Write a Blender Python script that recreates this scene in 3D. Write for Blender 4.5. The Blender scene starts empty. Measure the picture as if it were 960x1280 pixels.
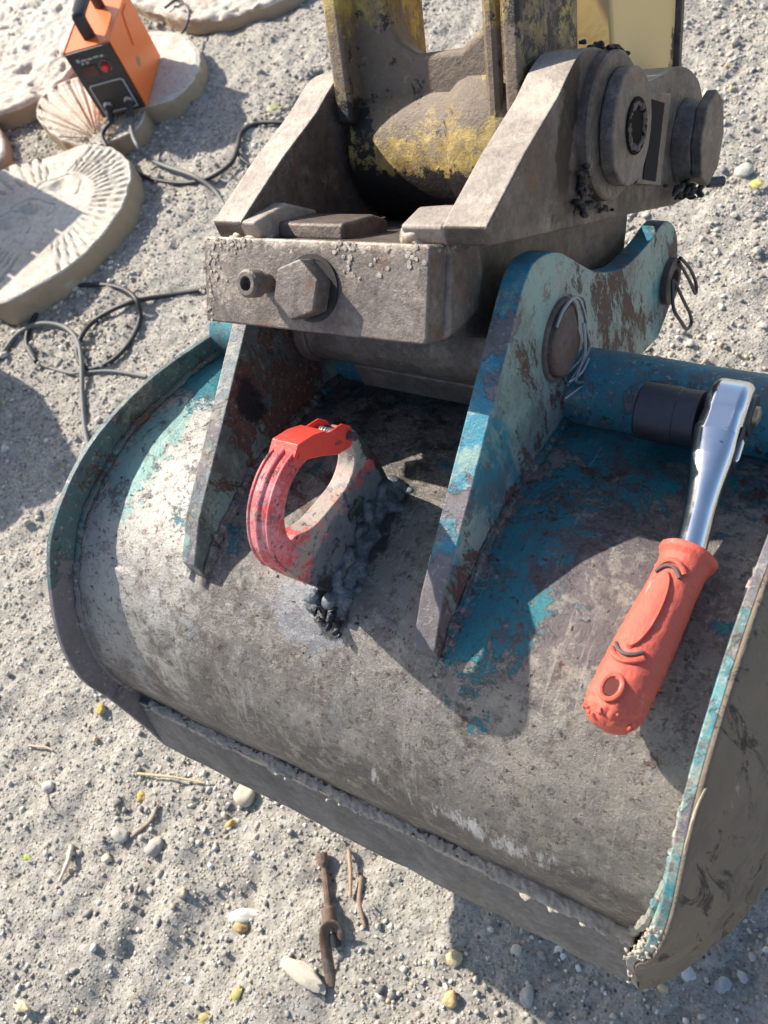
import bpy, bmesh, math, random
import numpy as np
from mathutils import Vector, Matrix
random.seed(7); rng = np.random.default_rng(7)
S = bpy.context.scene
COL = S.collection

# ------------------------------------------------------------------ frames
def nrm(v):
    v = np.array(v, float); return v / np.linalg.norm(v)
F = 1100.0                                   # focal length in pixels of the 960 x 1280 photograph
_X = -nrm([-1860, -518, F]); _Zc = -nrm([370, 660, F])
_Z = nrm(_Zc - (_Zc @ _X) * _X); _Y = np.cross(_Z, _X)
RB = np.array([_X, _Y, _Z])                  # camera axes -> bucket axes
_P0 = 0.70 * np.array([315 / F, 525 / F, 1.0])
CB = RB @ (-_P0)                             # camera in the bucket's frame
UPB = nrm([.061, 0, .998])
RW = np.array([[.99814, 0, -.061], [0, 1, 0], [.061, 0, .99814]])   # bucket -> world
GZ = .40
TW = np.array([0, 0, GZ * UPB[2]])
def B2W(p): return RW @ np.array(p, float) + TW
CW = B2W(CB); RCW = RW @ RB                  # camera in the world
def at(px, py, z=0.0):
    "point of the ground (height z) seen at a pixel of the photograph"
    r = RCW @ np.array([(px - 480) / F, (py - 640) / F, 1.0])
    t = (z - CW[2]) / r[2]
    return CW + r * t
M_BUCKET = Matrix([[*RW[0], TW[0]], [*RW[1], TW[1]], [*RW[2], TW[2]], [0, 0, 0, 1]])
CXc = RB @ nrm([.815, .196, -.546]); CZc = -(RB @ nrm([.01, .96, .27])); CZc = nrm(CZc - (CZc @ CXc) * CXc); CYc = np.cross(CZc, CXc)
CO = np.array([-.2, .262, .362])
_mc = np.eye(4); _mc[:3, 0] = CXc; _mc[:3, 1] = CYc; _mc[:3, 2] = CZc; _mc[:3, 3] = CO
M_COUPLER = M_BUCKET @ Matrix(_mc.tolist())

# ------------------------------------------------------------------ camera, sky, sun, exposure
cam = bpy.data.cameras.new('camera'); cam_ob = bpy.data.objects.new('camera', cam); COL.objects.link(cam_ob)
r0, d0, f0 = RCW @ np.array([1., 0, 0]), RCW @ np.array([0, 1., 0]), RCW @ np.array([0, 0, 1.])
cam_ob.matrix_world = Matrix([[r0[0], -d0[0], -f0[0], CW[0]], [r0[1], -d0[1], -f0[1], CW[1]], [r0[2], -d0[2], -f0[2], CW[2]], [0, 0, 0, 1]])
cam.sensor_fit = 'VERTICAL'; cam.sensor_height = 36; cam.lens = F / 1280 * 36
cam.clip_start = .02; cam.clip_end = 3000
cam.dof.use_dof = True; cam.dof.focus_distance = .76; cam.dof.aperture_fstop = 11.0
S.camera = cam_ob

SUN_D = RW @ nrm([.80, -.15, -.68])         # travel direction of the sunlight
sun = bpy.data.lights.new('sun', 'SUN'); sun.energy = 5.0; sun.angle = math.radians(.55); sun.color = (1, .93, .82)
sun_ob = bpy.data.objects.new('sun', sun); COL.objects.link(sun_ob)
sun_ob.rotation_euler = Vector(SUN_D).to_track_quat('-Z', 'Y').to_euler()
W = bpy.data.worlds.new('World'); S.world = W; W.use_nodes = True
wn = W.node_tree; bg = wn.nodes['Background']
sky = wn.nodes.new('ShaderNodeTexSky'); sky.sky_type = 'NISHITA'; sky.sun_disc = False
sky.sun_elevation = math.asin(-SUN_D[2]); sky.sun_rotation = math.atan2(-SUN_D[0], -SUN_D[1])
sky.air_density = 1.0; sky.dust_density = 1.5; sky.ozone_density = 1.0
wn.links.new(sky.outputs[0], bg.inputs[0]); bg.inputs[1].default_value = .12
S.view_settings.view_transform = 'Standard'; S.view_settings.look = 'None'; S.view_settings.gamma = 1
S.view_settings.exposure = .80

# ------------------------------------------------------------------ numpy noise
def _hash(ix, iy, iz, s):
    h = (ix * 374761393 + iy * 668265263 + iz * 2147483647 + s * 974634777) & 0xffffffff
    h = ((h ^ (h >> 13)) * 1274126177) & 0xffffffff
    return ((h ^ (h >> 16)) & 0xffff) / 65535.0
def vnoise(x, y, z=0.0, s=0):
    x = np.asarray(x, float); y = np.asarray(y, float); z = np.asarray(z, float) + 0 * x
    ix, iy, iz = np.floor(x).astype(np.int64), np.floor(y).astype(np.int64), np.floor(z).astype(np.int64)
    fx, fy, fz = x - ix, y - iy, z - iz
    fx, fy, fz = fx * fx * (3 - 2 * fx), fy * fy * (3 - 2 * fy), fz * fz * (3 - 2 * fz)
    o = 0
    for a in (0, 1):
        for b in (0, 1):
            for c in (0, 1):
                o = o + (fx if a else 1 - fx) * (fy if b else 1 - fy) * (fz if c else 1 - fz) * _hash(ix + a, iy + b, iz + c, s)
    return o * 2 - 1
def fbm(x, y, z=0.0, s=0, o=4, g=.5):
    r = 0; a = 1; f = 1
    for k in range(o):
        r = r + a * vnoise(x * f, y * f, np.asarray(z) * f, s + k); a *= g; f *= 2.03
    return r
def n1(*a): return float(vnoise(np.array([a[0]]), np.array([a[1]]), np.array([a[2] if len(a) > 2 else 0.]), 5)[0])

# ------------------------------------------------------------------ materials
class Mat:
    def __init__(s, name):
        s.m = bpy.data.materials.new(name); s.m.use_nodes = True
        s.t = s.m.node_tree; s.b = s.t.nodes['Principled BSDF']; s.k = 0
        s.co = s.t.nodes.new('ShaderNodeTexCoord').outputs['Object']
    def new(s, ty, **kw):
        n = s.t.nodes.new(ty)
        for k, v in kw.items(): setattr(n, k, v)
        return n
    def put(s, sock, v):
        if isinstance(v, (int, float)): sock.default_value = v
        elif isinstance(v, (tuple, list)):
            sock.default_value = (*v, 1) if len(v) == 3 and len(sock.default_value) == 4 else v
        else: s.t.links.new(v, sock)
    def noise(s, scale, detail=6, rough=.6, stretch=(1, 1, 1), dist=0.0, co=None):
        s.k += 1
        mp = s.new('ShaderNodeMapping'); s.put(mp.inputs[0], co or s.co)
        mp.inputs[1].default_value = (s.k * 3.17, s.k * 1.31, s.k * 2.23); mp.inputs[3].default_value = stretch
        n = s.new('ShaderNodeTexNoise'); s.put(n.inputs['Vector'], mp.outputs[0])
        n.inputs['Scale'].default_value = scale; n.inputs['Detail'].default_value = detail
        n.inputs['Roughness'].default_value = rough; n.inputs['Distortion'].default_value = dist
        return n.outputs[0]
    def vor(s, scale, feature='F1', stretch=(1, 1, 1)):
        s.k += 1
        mp = s.new('ShaderNodeMapping'); s.put(mp.inputs[0], s.co); mp.inputs[3].default_value = stretch
        n = s.new('ShaderNodeTexVoronoi', feature=feature); s.put(n.inputs['Vector'], mp.outputs[0]); n.inputs['Scale'].default_value = scale
        return n.outputs[0]
    def math(s, op, a, b=0.0, c=None, clamp=False):
        n = s.new('ShaderNodeMath', operation=op, use_clamp=clamp); s.put(n.inputs[0], a); s.put(n.inputs[1], b)
        if c is not None: s.put(n.inputs[2], c)
        return n.outputs[0]
    def step(s, v, lo, hi, a=0.0, b=1.0):
        n = s.new('ShaderNodeMapRange', interpolation_type='SMOOTHSTEP'); s.put(n.inputs[0], v)
        for i, q in enumerate((lo, hi, a, b)): n.inputs[i + 1].default_value = q
        return n.outputs[0]
    def mix(s, f, a, b):
        n = s.new('ShaderNodeMix', data_type='RGBA'); s.put(n.inputs[0], f); s.put(n.inputs[6], a); s.put(n.inputs[7], b)
        return n.outputs[2]
    def blob(s, c, r, amp):
        a = s.new('ShaderNodeVectorMath', operation='SUBTRACT'); s.put(a.inputs[0], s.co); a.inputs[1].default_value = c
        d = s.new('ShaderNodeVectorMath', operation='DIVIDE'); s.t.links.new(a.outputs[0], d.inputs[0]); d.inputs[1].default_value = r
        l = s.new('ShaderNodeVectorMath', operation='LENGTH'); s.t.links.new(d.outputs[0], l.inputs[0])
        return s.step(l.outputs['Value'], .35, 1.3, amp, 0.0)
    def layer(s, cur, col, scale, th, soft=.03, blobs=(), detail=8, rough=.68, stretch=(1, 1, 1), dist=.3, vary=None, amt=1.0):
        "mix a coloured layer over cur where noise + blobs exceeds th; returns colour, mask"
        v = s.noise(scale, detail, rough, stretch, dist)
        for c, r, a in blobs: v = s.math('ADD', v, s.blob(c, r, a))
        m = s.step(v, th - soft, th + soft, 0, amt)
        if vary is not None: col = s.mix(s.noise(scale * 5, 4), col, vary)
        return s.mix(m, cur, col), m
    def bump(s, h, dist, strength=1.0, prev=None):
        n = s.new('ShaderNodeBump'); s.put(n.inputs['Height'], h); n.inputs['Distance'].default_value = dist; n.inputs['Strength'].default_value = strength
        if prev is not None: s.t.links.new(prev, n.inputs['Normal'])
        return n.outputs[0]
    def end(s, col, rough=.6, metal=0.0, normal=None, spec=.5):
        s.put(s.b.inputs['Base Color'], col); s.put(s.b.inputs['Roughness'], rough); s.put(s.b.inputs['Metallic'], metal)
        s.put(s.b.inputs['Specular IOR Level'], spec)
        if normal is not None: s.t.links.new(normal, s.b.inputs['Normal'])
        return s.m

TEAL = (.022, .165, .205); TEALP = (.22, .36, .33); RUST = (.085, .038, .028); STEEL = (.135, .115, .105); DUST = (.40, .36, .29); SOOT = (.012, .013, .016)

def mat_shell():
    s = Mat('worn_bucket_shell')
    c = s.mix(s.step(s.noise(13, 9, .7), .38, .62), (.145, .128, .116), (.255, .232, .208))
    # darker brown toward the crease, pale dusty left end
    lo = s.step(s.math('ADD', s.noise(22, 9, .7), s.blob((-.22, .0, .03), (.6, .06, .11), .36)), .60, .84)
    c = s.mix(lo, c, s.mix(s.noise(50, 8, .75), (.060, .054, .054), (.145, .13, .122)))
    pa = s.step(s.math('ADD', s.noise(26, 9, .75), s.blob((-.50, .14, .18), (.13, .22, .2), .30)), .62, .80)
    c = s.mix(pa, c, s.mix(s.noise(60, 6), (.37, .35, .315), (.49, .465, .43)))
    pr = s.step(s.math('ADD', s.noise(34, 9, .75), s.blob((-.05, .08, .17), (.10, .10, .09), .22)), .60, .74)
    c = s.mix(s.math('MULTIPLY', pr, .7), c, (.30, .27, .225))
    c = s.mix(s.step(s.noise(70, 9, .85), .515, .57, 0, .6), c, (.37, .335, .285))
    c = s.mix(s.step(s.noise(100, 9, .85), .535, .58, 0, .75), c, (.07, .052, .044))
    c = s.mix(s.step(s.noise(38, 9, .8), .57, .66, 0, .30), c, (.20, .12, .08))
    c, _ = s.layer(c, TEALP, 42, .70, .03, [((-.535, .22, .22), (.035, .12, .08), .20), ((-.50, .17, .2), (.06, .10, .1), .13), ((-.17, .16, .22), (.05, .05, .05), .16), ((.01, .02, .1), (.04, .12, .12), .06)], rough=.8)
    c, m_t = s.layer(c, TEAL, 28, .588, .012, [((-.125, .16, .2), (.045, .11, .1), .135), ((-.07, .37, .2), (.2, .10, .12), .14), ((-.09, .24, .2), (.06, .08, .1), .05), ((-.50, .33, .2), (.1, .08, .1), .22), ((-.35, .12, .2), (.06, .07, .07), .06),
                                           ((-.45, .02, .1), (.25, .10, .2), -.2), ((-.1, .02, .08), (.2, .06, .12), -.25), ((-.27, .1, .2), (.1, .1, .1), -.12), ((-.03, .16, .2), (.04, .08, .1), -.06), ((-.04, .09, .2), (.07, .06, .08), -.2)], rough=.86, vary=(.03, .20, .235))
    c, m_r = s.layer(c, (.12, .055, .04), 30, .63, .02, [((-.34, .24, .22), (.08, .12, .1), .08), ((-.07, .28, .2), (.12, .12, .12), .05)], rough=.8, vary=(.09, .05, .045))
    c, _ = s.layer(c, (.12, .10, .105), 34, .57, .02, [((-.06, .20, .22), (.08, .12, .1), .10), ((-.3, .05, .1), (.4, .1, .2), -.1)], rough=.82, amt=.9)
    # streaks and scuffs running down the curve
    c = s.mix(s.step(s.noise(22, 8, .75, stretch=(6, .45, .45)), .57, .66, 0, .38), c, (.48, .45, .41))
    c = s.mix(s.step(s.noise(26, 8, .75, stretch=(7, .5, .5)), .58, .68, 0, .40), c, (.07, .055, .05))
    c, _ = s.layer(c, (.66, .66, .66), 55, .70, .04, [((-.10, .022, .10), (.10, .03, .026), .20), ((-.215, .02, .09), (.011, .02, .035), .22), ((-.40, .02, .10), (.10, .03, .08), .09)], stretch=(1.8, .5, .4), rough=.85, amt=.75)
    c, _ = s.layer(c, (.58, .55, .50), 120, .68, .03, [((-.3, .08, .15), (.4, .12, .12), .02)], rough=.8, amt=.7)
    # soot and weld burn round the hook
    c, _ = s.layer(c, (.30, .33, .38), 38, .64, .06, [((-.285, .095, .215), (.05, .035, .04), .24)], amt=.4)
    c, m_s = s.layer(c, (.03, .03, .034), 45, .66, .06, [((-.262, .10, .215), (.020, .018, .03), .36), ((-.252, .19, .225), (.022, .09, .05), .20), ((-.29, .31, .2), (.12, .07, .07), .12)], amt=.85)
    pits = s.step(s.noise(190, 3, .6), .65, .72)
    c = s.mix(s.math('MULTIPLY', pits, .8), c, (.035, .028, .025))
    h = s.math('ADD', s.math('MULTIPLY', s.noise(60, 10, .78), .7), s.math('MULTIPLY', pits, -.5))
    h = s.math('ADD', h, s.math('MULTIPLY', m_t, .6))
    n = s.bump(h, .0042, 1.0)
    n = s.bump(s.noise(420, 5, .7, stretch=(1, .5, .5)), .0009, .9, n)
    ro = s.mix(m_t, s.mix(s.noise(50, 8, .7), (.27,) * 3, (.48,) * 3), (.34, .34, .34))
    return s.end(c, ro, .38, n, .6)

def mat_paint(name, base=TEAL, pale=.0, rust=.0, blobs_pale=(), blobs_rust=(), blobs_steel=(), blobs_dust=(), dust=.72, steel=.66, soot=(), streak=(1, 1, 1), blobs_base2=()):
    s = Mat(name)
    c = s.mix(s.noise(40, 5), base, tuple(min(1, x * 1.5 + .01) for x in base))
    c, _ = s.layer(c, (.215, .36, .32), 12, .60 - pale, .06, blobs_pale, vary=(.27, .38, .33), stretch=streak)
    c, _ = s.layer(c, (.33, .33, .31), 60, .68, .06, blobs_pale, amt=.5)
    c, m_r = s.layer(c, RUST, 24, .64 - rust, .02, blobs_rust, rough=.82, stretch=streak, vary=(.16, .075, .045))
    c, m_s = s.layer(c, (.13, .115, .14), 16, steel, .02, blobs_steel, rough=.72, vary=(.22, .20, .20))
    c, _ = s.layer(c, DUST, 50, dust, .06, blobs_dust, rough=.8, amt=.8)
    c, _ = s.layer(c, (.03, .03, .035), 130, .70, .03, rough=.7, amt=.8)
    c = s.mix(s.step(s.noise(55, 9, .8), .555, .60, 0, .8), c, (.14, .11, .10))
    c = s.mix(s.step(s.noise(14, 9, .8), .44, .62, 0, .6), c, (.12, .10, .085))
    c = s.mix(s.step(s.noise(170, 6, .8), .57, .62, 0, .7), c, (.36, .36, .34))
    if soot: c, _ = s.layer(c, SOOT, 25, .66, .08, soot, amt=.93)
    h = s.math('SUBTRACT', s.noise(70, 9, .72), s.math('MULTIPLY', s.math('ADD', m_r, m_s), .5))
    n = s.bump(h, .0018, .9); n = s.bump(s.noise(400, 4, .7), .0005, .7, n)
    return s.end(c, s.mix(m_r, (.5, .5, .5), (.8, .8, .8)), 0.0, n, .45)

def mat_steel(name, a=(.125, .105, .095), b=(.22, .195, .175), dust=.62, dustcol=(.36, .31, .25), rust=.68, grease=(), blobs_dust=(), rough=.5, metal=.35, bump=.0018, gth=.7, streak=(1, 1, 1)):
    s = Mat(name)
    c = s.mix(s.step(s.noise(18, 10, .76), .36, .64), a, b)
    c = s.mix(s.step(s.noise(120, 7, .8), .47, .60, 0, .45), c, tuple(x * .55 for x in a))
    c = s.mix(s.step(s.noise(85, 8, .8), .55, .63, 0, .35), c, tuple(min(1, x * 1.35) for x in b))
    c, m_r = s.layer(c, (.17, .085, .05), 26, rust, .05, rough=.75, amt=.7)
    c, m_d = s.layer(c, dustcol, 24, dust, .09, blobs_dust, rough=.8, amt=.85, stretch=streak)
    c, _ = s.layer(c, tuple(min(1, x * 1.5) for x in dustcol), 160, .68, .04, blobs_dust, amt=.6)
    m_g = None
    c, m_g = s.layer(c, (.018, .014, .012), 30, gth, .05, grease, rough=.7, amt=.93)
    h = s.math('ADD', s.noise(75, 9, .72), s.math('MULTIPLY', m_d, .2))
    n = s.bump(h, bump, .9); n = s.bump(s.noise(380, 5, .7, stretch=streak), .0006, .8, n)
    return s.end(c, s.mix(m_g, (rough,) * 3, (.35, .35, .35)), metal, n, .5)

def mat_plain(name, col, rough=.5, metal=0.0, vary=.25, scale=60, bump=.0004, speck=None, spec=.5):
    s = Mat(name)
    c = s.mix(s.noise(scale, 6, .7), tuple(x * (1 - vary) for x in col), tuple(min(1, x * (1 + vary)) for x in col))
    if speck: c, _ = s.layer(c, speck, scale * 2, .68, .05, amt=.8)
    return s.end(c, rough, metal, s.bump(s.noise(scale * 4, 6, .7), bump, .9), spec)

def mat_yellow():
    s = Mat('worn_yellow_paint')
    c = s.mix(s.step(s.noise(36, 9, .75), .40, .60), (.23, .15, .05), (.50, .36, .10))
    c, _ = s.layer(c, (.13, .088, .055), 26, .52, .06, [((-.09, .14, .20), (.14, .08, .05), .12), ((-.09, .13, .13), (.12, .04, .02), -.10), ((-.17, .1, .3), (.03, .1, .1), -.08), ((-.03, .1, .3), (.03, .1, .1), -.06)], rough=.8, vary=(.21, .16, .115))
    c, _ = s.layer(c, (.26, .20, .13), 70, .60, .02, [((-.07, .14, .13), (.05, .04, .03), .06)], rough=.8)
    c, _ = s.layer(c, (.02, .016, .013), 48, .60, .02, [((-.1, .15, .085), (.2, .1, .035), .24), ((0, .15, .25), (.02, .1, .2), .1), ((-.17, .15, .14), (.03, .1, .07), .12), ((-.1, .14, .10), (.2, .1, .03), .1)], rough=.8)
    n = s.bump(s.noise(60, 9, .75), .003, .9); n = s.bump(s.noise(330, 5, .7), .0008, .8, n)
    return s.end(c, .5, 0, n)
def mat_yellow_clean():
    s = Mat('clean_yellow_paint')
    c = s.mix(s.noise(6, 5), (.66, .45, .17), (.74, .54, .24))
    c, _ = s.layer(c, (.10, .06, .04), 30, .74, .02, [((0, .45, .3), (.03, .025, .3), .25), ((-.0, .33, .16), (.1, .03, .04), .12), ((-.0, .365, .27), (.03, .01, .06), .13)], rough=.8)
    n = s.bump(s.noise(90, 6), .0006, .6)
    return s.end(c, .45, 0, n)

def mat_ground():
    s = Mat('dry_gravelly_soil')
    a = s.new('ShaderNodeAttribute', attribute_name='Col').outputs[0]
    c = s.mix(s.noise(3.5, 6), (.325, .298, .255), (.415, .38, .325))
    c = s.mix(s.step(s.noise(90, 8, .75), .42, .62), c, (.54, .505, .45))
    c = s.mix(s.step(s.noise(160, 4, .7), .60, .68, 0, .8), c, (.16, .14, .12))
    v = s.new('ShaderNodeTexVoronoi'); v.inputs['Scale'].default_value = 170; s.put(v.inputs['Vector'], s.co)
    sep = s.new('ShaderNodeSeparateColor'); s.t.links.new(v.outputs['Color'], sep.inputs[0])
    grain = s.step(v.outputs['Distance'], .1, .5, 1, 0)
    c = s.mix(s.math('MULTIPLY', grain, s.step(sep.outputs[0], .7, .75)), c, (.55, .50, .41))
    c = s.mix(s.math('MULTIPLY', grain, s.step(sep.outputs[1], .86, .9)), c, (.12, .11, .105))
    h = s.math('ADD', s.noise(70, 8, .75), s.math('MULTIPLY', grain, .5))
    n = s.bump(h, .006, 1.0); n = s.bump(s.noise(420, 4, .7), .0015, 1.0, n)
    return s.end(c, .9, 0, n, .3)
def mat_gravel():
    s = Mat('mixed_gravel')
    a = s.new('ShaderNodeAttribute', attribute_name='Col').outputs[0]
    c = s.mix(s.noise(300, 4), a, s.mix(.25, a, (.2, .18, .15)))
    return s.end(c, .85, 0, s.bump(s.noise(500, 3), .0006, .8), .3)
def mat_slab():
    s = Mat('sandy_cast_stone')
    c = s.mix(s.noise(12, 7), (.56, .505, .43), (.68, .63, .545))
    c = s.mix(s.step(s.noise(110, 6, .8), .45, .65, 0, .6), c, (.42, .37, .31))
    c = s.mix(s.step(s.noise(7, 9, .75), .46, .66, 0, .55), c, (.40, .33, .26))
    c = s.mix(s.step(s.noise(60, 9, .8), .54, .60, 0, .6), c, (.30, .25, .20))
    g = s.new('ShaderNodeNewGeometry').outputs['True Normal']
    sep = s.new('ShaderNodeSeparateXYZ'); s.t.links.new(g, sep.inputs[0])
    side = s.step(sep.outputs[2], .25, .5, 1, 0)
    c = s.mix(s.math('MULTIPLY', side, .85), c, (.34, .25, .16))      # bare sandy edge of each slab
    n = s.bump(s.noise(90, 8, .75), .003, .9); n = s.bump(s.noise(350, 4), .001, .8, n)
    return s.end(c, .9, 0, n, .3)

def mat_hook():
    s = Mat('burnt_red_hook_paint')
    c = s.mix(s.noise(30, 7, .7), (.56, .05, .055), (.68, .12, .12))
    c, _ = s.layer(c, (.74, .30, .31), 38, .60, .05, [((-.268, .11, .32), (.05, .04, .05), .10)], rough=.8, amt=.7)
    c, _ = s.layer(c, (.60, .30, .24), 34, .62, .05, [((-.262, .17, .283), (.06, .08, .012), .2)], rough=.8, amt=.85)
    c, _ = s.layer(c, (.33, .28, .24), 40, .62, .04, [((-.262, .16, .285), (.06, .09, .022), .16), ((-.262, .212, .30), (.06, .014, .03), .2)], rough=.8, vary=(.42, .35, .30))
    c, _ = s.layer(c, (.115, .115, .125), 34, .60, .05, [((-.262, .15, .245), (.06, .11, .030), .26)], rough=.8, vary=(.19, .195, .21))
    c, _ = s.layer(c, SOOT, 34, .60, .05, [((-.262, .225, .275), (.06, .012, .06), .35), ((-.262, .10, .235), (.05, .03, .02), .22)], rough=.75, amt=.9)
    ch = s.step(s.noise(110, 8, .8), .585, .62)
    c = s.mix(s.math('MULTIPLY', ch, .7), c, (.10, .07, .065))
    n = s.bump(s.math('SUBTRACT', s.noise(90, 8, .75), s.math('MULTIPLY', ch, .6)), .0016, .9)
    return s.end(c, s.mix(s.noise(60, 6, .7), (.28,) * 3, (.55,) * 3), 0, n, .5)

# ------------------------------------------------------------------ mesh helpers
def link(name, me, mat=None, parent=None, m=None):
    o = bpy.data.objects.new(name, me); COL.objects.link(o)
    if mat is not None: me.materials.append(mat)
    if parent is not None: o.parent = parent
    if m is not None: o.matrix_world = m
    return o
def mesh(name, V, Fc, mat=None, parent=None, smooth=35, bevel=0.0, seg=2, m=None):
    me = bpy.data.meshes.new(name); me.from_pydata([tuple(map(float, v)) for v in V], [], [tuple(f) for f in Fc]); me.update()
    bm = bmesh.new(); bm.from_mesh(me); bmesh.ops.recalc_face_normals(bm, faces=bm.faces); bm.to_mesh(me); bm.free()
    o = link(name, me, mat, parent, m)
    if smooth:
        me.polygons.foreach_set('use_smooth', [True] * len(me.polygons)); me.set_sharp_from_angle(angle=math.radians(smooth))
    if bevel:
        b = o.modifiers.new('bevel', 'BEVEL'); b.width = bevel; b.segments = seg; b.limit_method = 'ANGLE'; b.angle_limit = math.radians(38)
        b.harden_normals = True
    return o
def thing(name, label, cat, m=None, loc=None, rz=0, group=None):
    o = bpy.data.objects.new(name, None); COL.objects.link(o); o.empty_display_size = .05
    if m is not None: o.matrix_world = m
    elif loc is not None: o.location = loc; o.rotation_euler = (0, 0, rz)
    return tag(o, label, cat, group)
def tag(o, label=None, cat=None, group=None, kind=None):
    for k, v in (('label', label), ('category', cat), ('group', group), ('kind', kind)):
        if v: o[k] = v
    return o
def prism(poly, a0, a1, axis=0, shear=None):
    "extrude a polygon given in the two other axes"
    n = len(poly); V = []
    for a in (a0, a1):
        for p in poly:
            v = [0, 0, 0]; o = [i for i in range(3) if i != axis]
            v[axis] = a; v[o[0]] = p[0]; v[o[1]] = p[1]
            if shear: v[axis] += shear(*p)
            V.append(v)
    Fc = [list(range(n)), list(range(n, 2 * n))[::-1]] + [[i, (i + 1) % n, n + (i + 1) % n, n + i] for i in range(n)]
    return V, Fc
def boxv(c, s, R=None):
    V = []
    for x in (-.5, .5):
        for y in (-.5, .5):
            for z in (-.5, .5):
                v = np.array([x * s[0], y * s[1], z * s[2]])
                if R is not None: v = R @ v
                V.append(np.array(c) + v)
    return V, [(0, 1, 3, 2), (4, 6, 7, 5), (0, 4, 5, 1), (2, 3, 7, 6), (0, 2, 6, 4), (1, 5, 7, 3)]
def join(*parts):
    V = []; Fc = []
    for v, f in parts:
        k = len(V); V += list(v); Fc += [[i + k for i in q] for q in f]
    return V, Fc
def sweep(path, rad, n=10, closed=False, sec=None, up=(0, 0, 1)):
    P = [np.array(p, float) for p in path]; N = len(P); V = []; Fc = []
    rad = rad if hasattr(rad, '__len__') else [rad] * N
    T = [nrm(P[(i + 1) % N] - P[i - 1]) if closed else nrm(P[min(i + 1, N - 1)] - P[max(i - 1, 0)]) for i in range(N)]
    u = np.array(up, float); u = nrm(u - (u @ T[0]) * T[0]) if abs(nrm(u) @ T[0]) < .95 else nrm(np.cross(T[0], [1, .3, .2]))
    for i in range(N):
        u = nrm(u - (u @ T[i]) * T[i]); w = np.cross(T[i], u)
        for k in range(n):
            a = 2 * math.pi * k / n
            if sec: cu, cw = sec(i, a)
            else: cu, cw = math.cos(a), math.sin(a)
            V.append(P[i] + rad[i] * (cu * u + cw * w))
    for i in range(N if closed else N - 1):
        j = (i + 1) % N
        for k in range(n): Fc.append([i * n + k, i * n + (k + 1) % n, j * n + (k + 1) % n, j * n + k])
    if not closed: Fc += [list(range(n))[::-1], list(range((N - 1) * n, N * n))]
    return V, Fc
def smooth_path(P, k=6, closed=False):
    P = [np.array(p, float) for p in P]; N = len(P); out = []
    for i in range(N if closed else N - 1):
        g = (lambda j: P[j % N]) if closed else (lambda j: P[min(max(j, 0), N - 1)])
        a, b, c, d = g(i - 1), g(i), g(i + 1), g(i + 2)
        for t in np.arange(k) / k:
            out.append(.5 * ((2 * b) + (c - a) * t + (2 * a - 5 * b + 4 * c - d) * t * t + (3 * b - a - 3 * c + d) * t ** 3))
    if not closed: out.append(P[-1])
    return out
def lathe(c, ax, prof, n=32, up=(0, 0, 1)):
    "prof: (distance along axis, radius)"
    ax = nrm(ax); u = np.array(up, float)
    if abs(u @ ax) > .9: u = np.array([0, 1., 0])
    u = nrm(u - (u @ ax) * ax); w = np.cross(ax, u); V = []; Fc = []
    for t, r in prof:
        for k in range(n):
            a = 2 * math.pi * k / n; V.append(np.array(c) + ax * t + max(r, 1e-5) * (math.cos(a) * u + math.sin(a) * w))
    for i in range(len(prof) - 1):
        for k in range(n): Fc.append([i * n + k, i * n + (k + 1) % n, (i + 1) * n + (k + 1) % n, (i + 1) * n + k])
    Fc += [list(range(n))[::-1], list(range((len(prof) - 1) * n, len(prof) * n))]
    return V, Fc
def ico(sub):
    bm = bmesh.new(); bmesh.ops.create_icosphere(bm, subdivisions=sub, radius=1)
    V = np.array([v.co[:] for v in bm.verts]); Fc = np.array([[v.index for v in f.verts] for f in bm.faces]); bm.free(); return V, Fc
ICO1, ICO2, ICO3 = ico(1), ico(2), ico(3)
def lumps(pts, r, src=None, seed=0, rough=.35, squash=.7, sy=1.0):
    "irregular lumps at points: mud, slag, weld spatter"
    r_ = np.random.default_rng(seed); V, Fc = src or ICO2; parts = []
    for i, p in enumerate(pts):
        rr = r[i] if hasattr(r, '__len__') else r * r_.uniform(.5, 1.3)
        q = V * (1 + rough * vnoise(V[:, 0] * 1.7 + i * 3.1, V[:, 1] * 1.7, V[:, 2] * 1.7, seed)[:, None])
        q = q * np.array([r_.uniform(.8, 1.3), r_.uniform(.8, 1.3) * sy, squash]) * rr
        parts.append((q + np.array(p), Fc))
    return join(*[(list(a), [list(f) for f in b]) for a, b in parts])
def weld(path, r, seed=0, k=5, n=8):
    P = smooth_path(path, k); P = [p + r * .25 * np.array([n1(i * .7, seed, 1), n1(i * .7, seed, 2), n1(i * .7, seed, 3)]) for i, p in enumerate(P)]
    return sweep(P, [r * (.9 + .35 * n1(i * 1.3, seed + 9) + .15 * (i % 2)) for i in range(len(P))], n)
def fuse(o, vox, it=2):
    m = o.modifiers.new('fuse', 'REMESH'); m.mode = 'VOXEL'; m.voxel_size = vox; m.use_smooth_shade = True
    if it: k = o.modifiers.new('soften', 'SMOOTH'); k.factor = .5; k.iterations = it
    return o
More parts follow.
